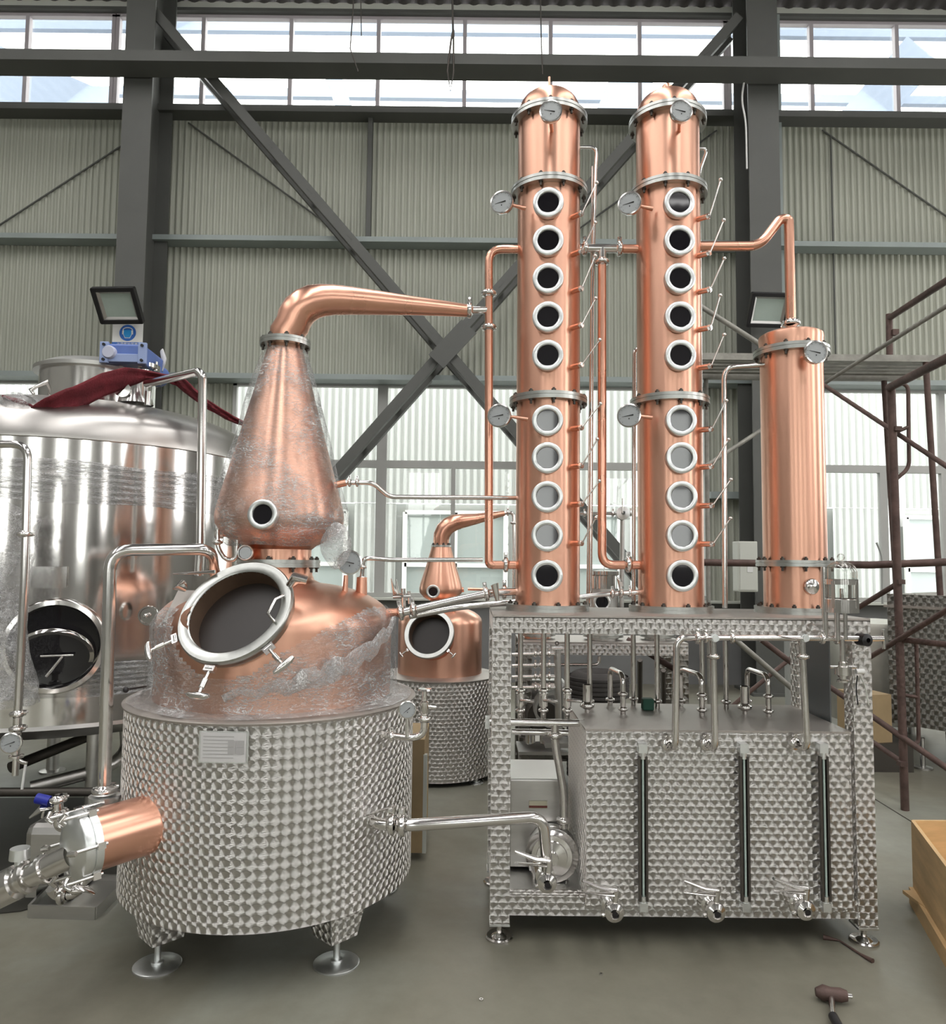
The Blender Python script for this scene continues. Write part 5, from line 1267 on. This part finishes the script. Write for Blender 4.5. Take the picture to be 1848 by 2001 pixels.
hh = P(1452, 1058, 9.3).z-P(1452, 1155, 9.3).z
MB().box((q.x, 9.22, q.z), (.24, .20, hh)).build('cabinet', M['cream'], t, bevel=.01); MB().box((q.x, 9.115, q.z), (.20, .01, hh*.92)).build('door', M['cream'], t)
MB().box((q.x+.02, 9.106, q.z-.02), (.07, .004, .10)).build('label_plate', M['white'], t)

# ================================================================ right side and background
t = thing('scaffold_ladder', 'rusty scaffold ladder frame standing at the right', 'scaffolding', PF(1768, 1583))
S0 = PF(1768, 1583); SYd = S0.y
MB().tube([S0, P(1741, 757, SYd)], .026, 12).build('upright', M['rust'], t)
MB().tube(fillet([P(1748, 748, SYd), P(1774, 752, SYd), P(1776, 915, SYd), P(1752, 935, SYd)], .08), .013, 10).build('side_loop', M['rust'], t)
MB().tube([P(1750, 845, SYd), P(1775, 834, SYd)], .012, 8).build('rung', M['rust'], t)
MB().tube(fillet([P(1762, 1250, SYd), P(1790, 1252, SYd), P(1795, 1455, SYd), P(1765, 1452, SYd)], .08), .013, 10).build('side_loop', M['rust'], t)
MB().tube([P(1764, 1358, SYd), P(1792, 1362, SYd)], .012, 8).build('rung', M['rust'], t)
MB().tube([P(1372, 1099, SYd+.5), P(1700, 1104, SYd+.2), P(1860, 1098, SYd)], .026, 12).build('cross_tube', M['rust'], t)
for (x, y) in ((1758, 1137), (1762, 1492), (1752, 838)):
    q = P(x, y, SYd-.02); MB().box(q, (.045, .05, .03)).build('coupler', M['rust'], t)
t = thing('scaffold_platform', 'weathered scaffold platform high behind the condenser at the right', 'scaffolding', P(1600, 730, 6.2))
pa, pb = P(1340, 710, 6.2), P(1838, 716, 6.2); zz = pa.z
mb = MB(); mb.box(((pa.x+pb.x)/2, 6.0, zz), (pb.x-pa.x, .05, .055)); mb.build('edge_tube', M['scaf'], t)
mb = MB()
for k in range(5): mb.box(((pa.x+pb.x)/2, 6.08+k*.11, zz+.02), (pb.x-pa.x-.1, .07, .03))
mb.build('deck_boards', M['scaf'], t)
MB().box(((pa.x+pb.x)/2, 6.62, zz), (pb.x-pa.x, .05, .055)).build('edge_tube', M['scaf'], t)
xb = pb.x-.25
for y in (6.0, 6.62): MB().tube([Vector((xb, y, zz)), Vector((xb+.1, y, 0))], .024, 10).build('leg', M['rust'], t)
MB().tube([Vector((pa.x+.3, 6.62, zz)), Vector((pa.x+.3, 6.62, 0))], .02, 10).build('leg', M['scaf'], t)
t = thing('guard_post', 'short rusty guard post above the scaffold platform', 'scaffolding', P(1738, 705, SYd+1.0))
MB().tube([P(1738, 705, 6.1), P(1737, 614, 6.1)], .026, 10).build('post', M['rust'], t)
MB().box(P(1748, 650, 6.07), (.05, .04, .05)).build('coupler', M['rust'], t)
for k, (lbl, a, b, Y0, Y1, r, mt) in enumerate((
    ('dark rusty tube rising to the right edge from the guard post top', (1738, 621), (1870, 535), 6.1, 4.9, .026, 'rust'),
    ('thin grey diagonal tube rising to the right edge above the platform', (1606, 752), (1870, 585), 6.0, 4.9, .016, 'scaf'),
    ('short rusty tube rising to the right edge from the ladder frame top', (1738, 757), (1870, 690), 5.05, 4.0, .028, 'rust'),
    ('reddish diagonal brace falling right from the condenser across the ladder frame', (1598, 745), (1870, 925), 6.0, 4.6, .016, 'rust'),
    ('dark diagonal tube falling right between the right column and condenser', (1366, 597), (1496, 680), 6.3, 6.2, .022, 'scaf'),
    ('thin diagonal tube rising right behind the tall right column', (1372, 915), (1500, 832), 6.1, 6.2, .018, 'scaf'),
    ('short rusty brace rising to the ladder frame beside the spirit safe', (1672, 1190), (1762, 1135), 5.4, 5.05, .018, 'rust'),
    ('rusty brace rising right from the frame post to the right edge', (1640, 1320), (1870, 1180), 5.6, 4.6, .018, 'rust'),
    ('rusty brace falling right from the frame post past the floor sheet', (1560, 1300), (1870, 1515), 5.9, 4.7, .02, 'rust'),
    ('lower rusty brace ending at the foot of the ladder frame', (1690, 1440), (1770, 1495), 5.4, 5.05, .018, 'rust'),
    ('rusty horizontal tube leaving the ladder frame at the right edge', (1764, 1250), (1870, 1262), 5.05, 4.7, .02, 'rust'),
    ('brown diagonal tube seen through the middle of the frame opening', (1225, 1250), (1330, 1315), 5.6, 5.6, .024, 'rust'),
    ('brown diagonal tube crossing behind the right bent pipe of the frame', (1425, 1240), (1570, 1365), 5.5, 5.5, .02, 'scaf'),
    ('brown diagonal tube rising right behind the right frame opening', (1430, 1380), (1562, 1272), 5.7, 5.7, .016, 'rust'),
    ('brown diagonal tube falling right at the top of the right frame opening', (1487, 1250), (1592, 1330), 5.3, 5.3, .02, 'rust'))):
    tag(MB().tube([P(*a, Y0), P(*b, Y1)], r, 10).build('scaffold_tube', M[mt]), lbl, 'scaffolding', 'loose looking scaffold tubes at the right')
# rusty stand seen through the frame
t = thing('angle_iron_stand', 'dark angle iron stand seen through the middle of the frame opening', 'stand', P(1300, 1400, 5.2))
for px in (1250, 1296): MB().tube([P(px, 1290 if px < 1270 else 1310, 5.25), PF(px, 1500)+Vector((0, 0, .01))], .018, 6).build('leg', M['bolt'], t)

# textured tank and drum at the right edge
q = P(1770, 1330, 6.2)
t = thing('square_tank', 'tall dark engine-turned cabinet tank at the right edge', 'tank', (4.4, 6.1, 0))
x0 = P(1783, 1330, 6.0).x+.42; zt4 = P(1800, 1196, 5.6).z
M['scales_dark'] = scales_mat('engine_turned_steel_dark', 0.06, 0.04, 0.038, col=(0.40, 0.39, 0.36))
MB().box((x0+.30, 6.15, (zt4+.22)/2+.11), (1.1, 1.1, zt4-.22), rotz(R(38))).build('tank_body', M['scales_dark'], t)
MB().box((x0+.30, 6.15, zt4+.01), (1.14, 1.14, .02), rotz(R(38))).build('tank_lid', M['lid'], t)
for dx, dy in ((-.60, -.05), (.25, -.6), (.85, .1), (.25, .6)):
    MB().lathe([(0, 0), (.07, 0), (.07, .012), (.02, .02), (.02, .24)], (x0+.30+dx, 6.15+dy, 0), n=20).build('foot', M['satin'], t)
t = thing('round_drum', 'pale round steel drum standing behind the right frame post', 'drum', P(1715, 1500, 6.9))
q = P(1722, 1300, 7.3)
MB().lathe([(.44, .14), (.44, P(1720, 1225, 7.0).z-.03), (.42, P(1720, 1220, 7.0).z), (0, P(1720, 1214, 7.0).z)], (q.x, 7.4, 0), n=48).build('drum_body', mat('dull_zinc', (0.44, 0.43, 0.38), 0.45, .7, .1), t)
for dx in (-.3, .3): MB().cyl((q.x+dx, 7.35, 0), (q.x+dx, 7.35, .15), .03).build('foot', M['satin'], t)
q = PF(1728, 1462, 0); 
t = thing('cardboard_box', 'tall brown cardboard box standing right of the frame post', 'box', (q.x, 6.1, 0))
q = P(1722, 1405, 6.0); z1, z0 = P(1720, 1358, 6.0).z, P(1720, 1452, 6.0).z
MB().box((q.x-.06, 6.15, (z0+z1)/2), (.26, .3, z1-z0), rotz(R(12))).build('carton', M['carton'], t)
MB().box((q.x-.02, 6.2, z0/2), (.5, .45, z0)).build('crate_below', M['bolt'], t)
t = thing('foam_sheet', 'white sheet lying on the floor behind the ladder frame', 'sheet', PF(1740, 1495))
A = [PF(1690, 1515), PF(1790, 1510)]
mb = MB(); pts4 = [PF(1690, 1507), PF(1785, 1507), P(1778, 1462, 6.2), P(1700, 1455, 6.2)]
mb.v = [Vector(p) for p in pts4]+[Vector(p)+Vector((0, .02, .03)) for p in pts4]
for f in ((0, 1, 2, 3), (7, 6, 5, 4), (0, 4, 5, 1), (1, 5, 6, 2), (2, 6, 7, 3), (3, 7, 4, 0)): mb.face(list(f))
mb.build('sheet', M['foam'], t)
tag(MB().cyl((P(1548, 1300, 7.6).x, 7.6, 0), (P(1548, 1300, 7.6).x, 7.6, P(1720, 1240, 7.6).z), .075, n=24).build('drain_pipe', M['pvc']), 'grey plastic pipe standing behind the right side of the frame', 'pipe')
tag(MB().tube(fillet([P(1712, 1060, 9.9), P(1723, 1085, 9.9), P(1724, 1180, 9.9)], .1), .014, 8).build('window_stay', M['pvc']), 'thin window stay hanging below the right lower window mullion', 'stay')
# plywood crate at the lower right
cA = PF(1788, 1765); d1 = (PF(1862, 1893)-cA).normalized(); hC = P(1783, 1603, cA.y).z
d2 = Vector((1, .02, 0)).normalized(); L1, L2 = 1.0, .9
t = thing('plywood_crate', 'open plywood crate at the lower right edge', 'crate', cA)
def wallb(mb, p, d, L, z0, z1, th=.016):
    mb.box(p+d*L/2+Vector((0, 0, (z0+z1)/2)), (L, th, z1-z0), rotz(math.atan2(d.y, d.x)))
for p, d, L in ((cA, d1, L1), (cA, d2, L2), (cA+d1*L1, d2, L2), (cA+d2*L2, d1, L1)):
    mb = MB(); wallb(mb, p, d, L, .06, hC); mb.build('side_board', M['ply'], t)
mb = MB(); wallb(mb, cA-Vector((.012, 0, 0)), d1, L1, .0, .075, .03); mb.build('bottom_batten', M['ply'], t)
MB().box(cA+d1*L1/2+d2*L2/2+Vector((0, 0, .07)), (.75, .85, .015)).build('base_board', M['ply'], t)
# hammer and rod on the floor
t = thing('hammer', 'rusty headed hammer with a steel handle on the floor at lower right', 'hammer', PF(1628, 1960))
h0, h1, h2, h3 = PF(1593, 1938, .03), PF(1655, 1946, .03), PF(1624, 1948, .025), PF(1631, 2030, .02)
MB().tube([h0, h0.lerp(h1, .25), h0.lerp(h1, .5), h0.lerp(h1, .8), h1], [.014, .028, .022, .024, .018], 12).build('head', M['rust'], t)
MB().tube([h2, h2.lerp(h3, .5)], .011, 12).build('handle', M['steel'], t)
MB().tube([h2.lerp(h3, .48), h3+Vector((.01, -.15, 0))], .016, 12).build('grip', M['black'], t)
MB().cyl(PF(1655, 1946, .03), PF(1664, 1947, .03), .009).build('peen_pin', M['steel'], t)
tag(MB().tube([PF(1608, 1831, .008), PF(1640, 1838, .006), PF(1680, 1864, .006), PF(1705, 1878, .008)], [.012, .004, .005, .010], 8).build('iron_rod', M['rust']), 'thin rusty rod lying by the right foot of the frame', 'rod')
for k, (px, py, lbl) in enumerate(((940, 1955, 'tiny steel nut on the floor at the bottom centre'), (1174, 1905, 'tiny steel nut on the floor below the middle of the frame'), (955, 1512, 'tiny steel nut on the floor beside the small still'))):
    q = PF(px, py); tag(MB().lathe([(.004, 0), (.008, 0), (.008, .006), (.004, .006)], q, n=6).build('steel_nut', M['steel']), lbl, 'nut', 'loose nuts on the floor')

# ---------------------------------------------------------------- second frame and its equipment, seen through the first
GY0, GY1 = 5.45, 6.0
gx0, gx1 = P(1015, 1300, GY0).x, P(1345, 1300, GY0).x; gz = P(1200, 1256, GY0).z
t = thing('background_stand', 'low engine-turned steel stand in the background with small columns on it', 'stand', ((gx0+gx1)/2, 5.7, 0))
MB().box(((gx0+gx1)/2, (GY0+GY1)/2, gz-.004), (gx1-gx0, GY1-GY0, .012)).build('table_top', M['lid'], t)
for y in (GY0+.02, GY1-.02): MB().box(((gx0+gx1)/2, y, gz-.05), (gx1-gx0, .04, .08)).build('beam', M['scales'], t)
for x in (gx0+.045, gx1-.045):
    for y in (GY0+.045, GY1-.045):
        p_ = MB().box((x, y, (gz-.09+.06)/2), (.09, .09, gz-.09-.06)).build('post', M['scales_dark'], t)
        MB().lathe([(0, 0), (.05, 0), (.05, .01), (.015, .02), (.015, .06)], (x, y, 0), n=20).build('foot', M['satin'], p_)
MB().box(((gx0+gx1)/2, GY0+.06, P(1100, 1478, GY0).z), (gx1-gx0-.18, .06, .085)).build('lower_rail', M['scales_dark'], t)
MB().box(((gx0+gx1)/2, (GY0+GY1)/2, P(1100, 1478, GY0).z+.03), (gx1-gx0-.18, .5, .01)).build('shelf', M['lid'], t)
def smallcol(lbl, px, Y, r, z1, mt, glass=None, extra=None):
    x = P(px, 1200, Y).x
    t = thing('small_column', lbl, 'column', (x, Y, gz))
    MB().lathe([(r, gz), (r, z1)], (x, Y, 0), n=36).build('shell', M[mt], t)
    mb = MB(); flange_mb(mb, (x, Y, gz+.035), r+.035, r*.7, .02); flange_mb(mb, (x, Y, gz+.01), r*1.0, r*.6, .05); mb.build('flange', M['flange'], t)
    if glass: sight_glass(t, P(px-2, glass, Y-r-.03), (-.1, -1, 0), .062, .045, .02, .04)
    return t, x
z_ = P(1170, 1225, 5.7).z
t, x = smallcol('short copper column stub standing on the background frame', 1050, 5.7, .10, P(1170, 1195, 5.7).z, 'copper')
t, x = smallcol('steel column with a sight glass and lid standing on the background frame', 1178, 5.65, .115, P(1170, 1150, 5.65).z, 'satin', 1177)
MB().lathe([(.10, P(1170, 1150, 5.65).z), (.10, P(1170, 1125, 5.65).z), (.12, P(1170, 1123, 5.65).z), (.12, P(1170, 1116, 5.65).z), (.03, P(1170, 1113, 5.65).z)], (x, 5.65, 0), n=36).build('lid', M['tank'], t)
t, x = smallcol('dull steel column stub at the right end of the background frame', 1285, 5.7, .10, P(1170, 1195, 5.7).z, 'scales_small')
# valve rack
for k, py in enumerate((1278, 1300, 1322, 1343)):
    lbl = ('topmost', 'second', 'third', 'lowest')[k]+' thin horizontal valved pipe behind the left opening of the frame'
    t = run('rack_pipe', lbl, 'pipe', [P(1000, py+1, 5.0), P(1086, py, 5.0)], .012, clamps=[(P(1046, py, 5.0), (1, 0, 0)), (P(1056, py, 5.0), (1, 0, 0)), (P(1073, py, 5.0), (1, 0, 0))], group='thin valved pipes behind the frame opening')
t = thing('rack_standpipe', 'grey upright pipe with a ring top behind the left opening of the frame', 'pipe', PF(1089, 1500))
MB().tube([P(1089, 1268, 5.0), P(1092, 1440, 5.0)], .024, 14).build('tube', M['satin'], t)
MB().lathe([(.008, -.002), (.014, -.002), (.014, .002), (.008, .002)], P(1088, 1257, 5.0), (0, 1, 0), 16).build('ring', M['bolt'], t)
MB().tube([P(1078, 1268, 5.0), P(1100, 1268, 5.0)], .012, 8).build('wing_nut', M['steel'], t)
MB().box(P(1092, 1450, 5.0), (.2, .2, .03)).build('base', M['satin'], t)
run('thin_pipe', 'thin bent pipe under the background frame above the tyre', 'pipe', [P(1095, 1299, 5.5), P(1170, 1299, 5.5), P(1171, 1282, 5.5)], .011, rad=.05)
t = thing('background_pump', 'dark motor and pump standing under the background frame', 'pump', P(1070, 1460, 5.3))
q = P(1058, 1395, 5.35)
MB().tube([q+Vector((0, -.12, 0)), q+Vector((0, .12, 0))], .11, 24).build('motor', M['bolt'], t)
mb = MB()
for k in range(6): mb.lathe([(.10, 0), (.118, 0), (.118, .006), (.10, .006)], P(1078, 1388, 5.1)+Vector((0, .03*k, 0)), (0, 1, 0), 24)
mb.build('cooling_fins', M['satin'], t)
for dx in (-.12, -.02, .10): MB().lathe([(.02, -.05), (.035, -.04), (.035, .02), (.015, .03), (.015, .06)], P(1070, 1440, 5.2)+Vector((dx, 0, 0)), (0, 0, 1), 16).build('valve_body', M['steel'], t)
MB().box(P(1070, 1462, 5.25), (.42, .3, .02)).build('base_plate', M['satin'], t)
t = thing('motor_cover', 'pale rounded steel cover under the background frame beside the dark motor', 'cover', P(1040, 1400, 5.5))
MB().box(P(1062, 1370, 5.75), (.34, .3, .34)).build('cover', M['satin'], t, bevel=.05)
# stacked tyres
tx = P(1168, 1340, 5.25).x
for k in range(3):
    zc = P(1170, 1341, 5.25).z-.27*(k)
    prof = []
    for a_ in range(0, 361, 20):
        prof.append((.145+.065*math.cos(R(a_)), .11*math.sin(R(a_))*(1 if abs(math.sin(R(a_))) < .8 else .96)))
    mb = MB().lathe(prof, (tx, 5.25, zc), n=48)
    for j in range(5): mb.lathe([(.206, -.065+j*.03), (.214, -.062+j*.03), (.214, -.048+j*.03), (.206, -.045+j*.03)], (tx, 5.25, zc), n=48)
    if zc > .1: tag(mb.build('tyre', M['rubber']), ('worn black tyre on top of the stack behind the receiver tank', 'middle tyre of the stack behind the receiver tank', 'bottom tyre of the stack behind the receiver tank')[k], 'tyre', 'stacked tyres behind the receiver tank')
# valve assembly behind, between the columns
t = run('steam_line', 'horizontal clamped steel pipe with a round valve seen between the tall columns', 'pipe', [P(1128, 1004, 5.6), P(1240, 1003, 5.6)], .013, clamps=[(P(1142, 1004, 5.6), (1, 0, 0)), (P(1197, 1004, 5.6), (1, 0, 0)), (P(1232, 1003, 5.6), (1, 0, 0))])
MB().lathe([(.015, .03), (.05, .03), (.05, -.03), (.015, -.035)], P(1216, 1003, 5.55), (0, 1, 0), 28).build('round_valve', M['flange_bright'], t)
MB().tube([P(1216, 1003, 5.5), P(1216, 974, 5.5)], .005, 8).build('lever', M['steel'], t)
MB().tube([P(1216, 1015, 5.6), P(1214, 1190, 5.6)], .018, 12).build('drop_tube', M['satin'], t)
MB().tube([P(1128, 1004, 5.6), P(1100, 1004, 5.6)], .013, 12).build('tube', M['steel'], t)
# small levers at the far pot still
t = thing('twin_lever_valve', 'small steel valve with two upright levers at the sloping pipe of the large still', 'valve', P(790, 1180, 3.6))
MB().tube([P(768, 1166, 3.6), P(802, 1164, 3.6)], .012, 12).tube([P(788, 1150, 3.6), P(789, 1196, 3.6)], .011, 12).tube([P(799, 1155, 3.6), P(800, 1180, 3.6)], .008, 12).build('body', M['steel'], t)
MB().tube([P(787, 1163, 3.58), P(772, 1160, 3.56), P(764, 1130, 3.55)], [.006, .013, .002], 8).tube([P(778, 1160, 3.56), P(774, 1132, 3.55)], [.007, .003], 6).build('lever', M['steel'], t)
t = thing('copper_spigot', 'short copper spigot right of the small still head', 'fitting', P(945, 1150, 5.9))
MB().tube([P(898, 1153, 5.86), P(906, 1152, 5.86)], .02, 12).tube([P(914, 1151, 5.86), P(955, 1152, 5.86)], .011, 12).build('tube', M['copper2'], t)
t = thing('wooden_crate', 'pale perforated crate standing between the large and small stills', 'crate', PF(830, 1590))
q = P(818, 1520, 4.15)
MB().box((q.x-.02, 4.35, .34), (.10, .42, .60)).build('board', M['carton'], t); MB().box((q.x+.035, 4.15, .30), (.02, .03, .52)).build('slotted_strip', M['cream'], t)
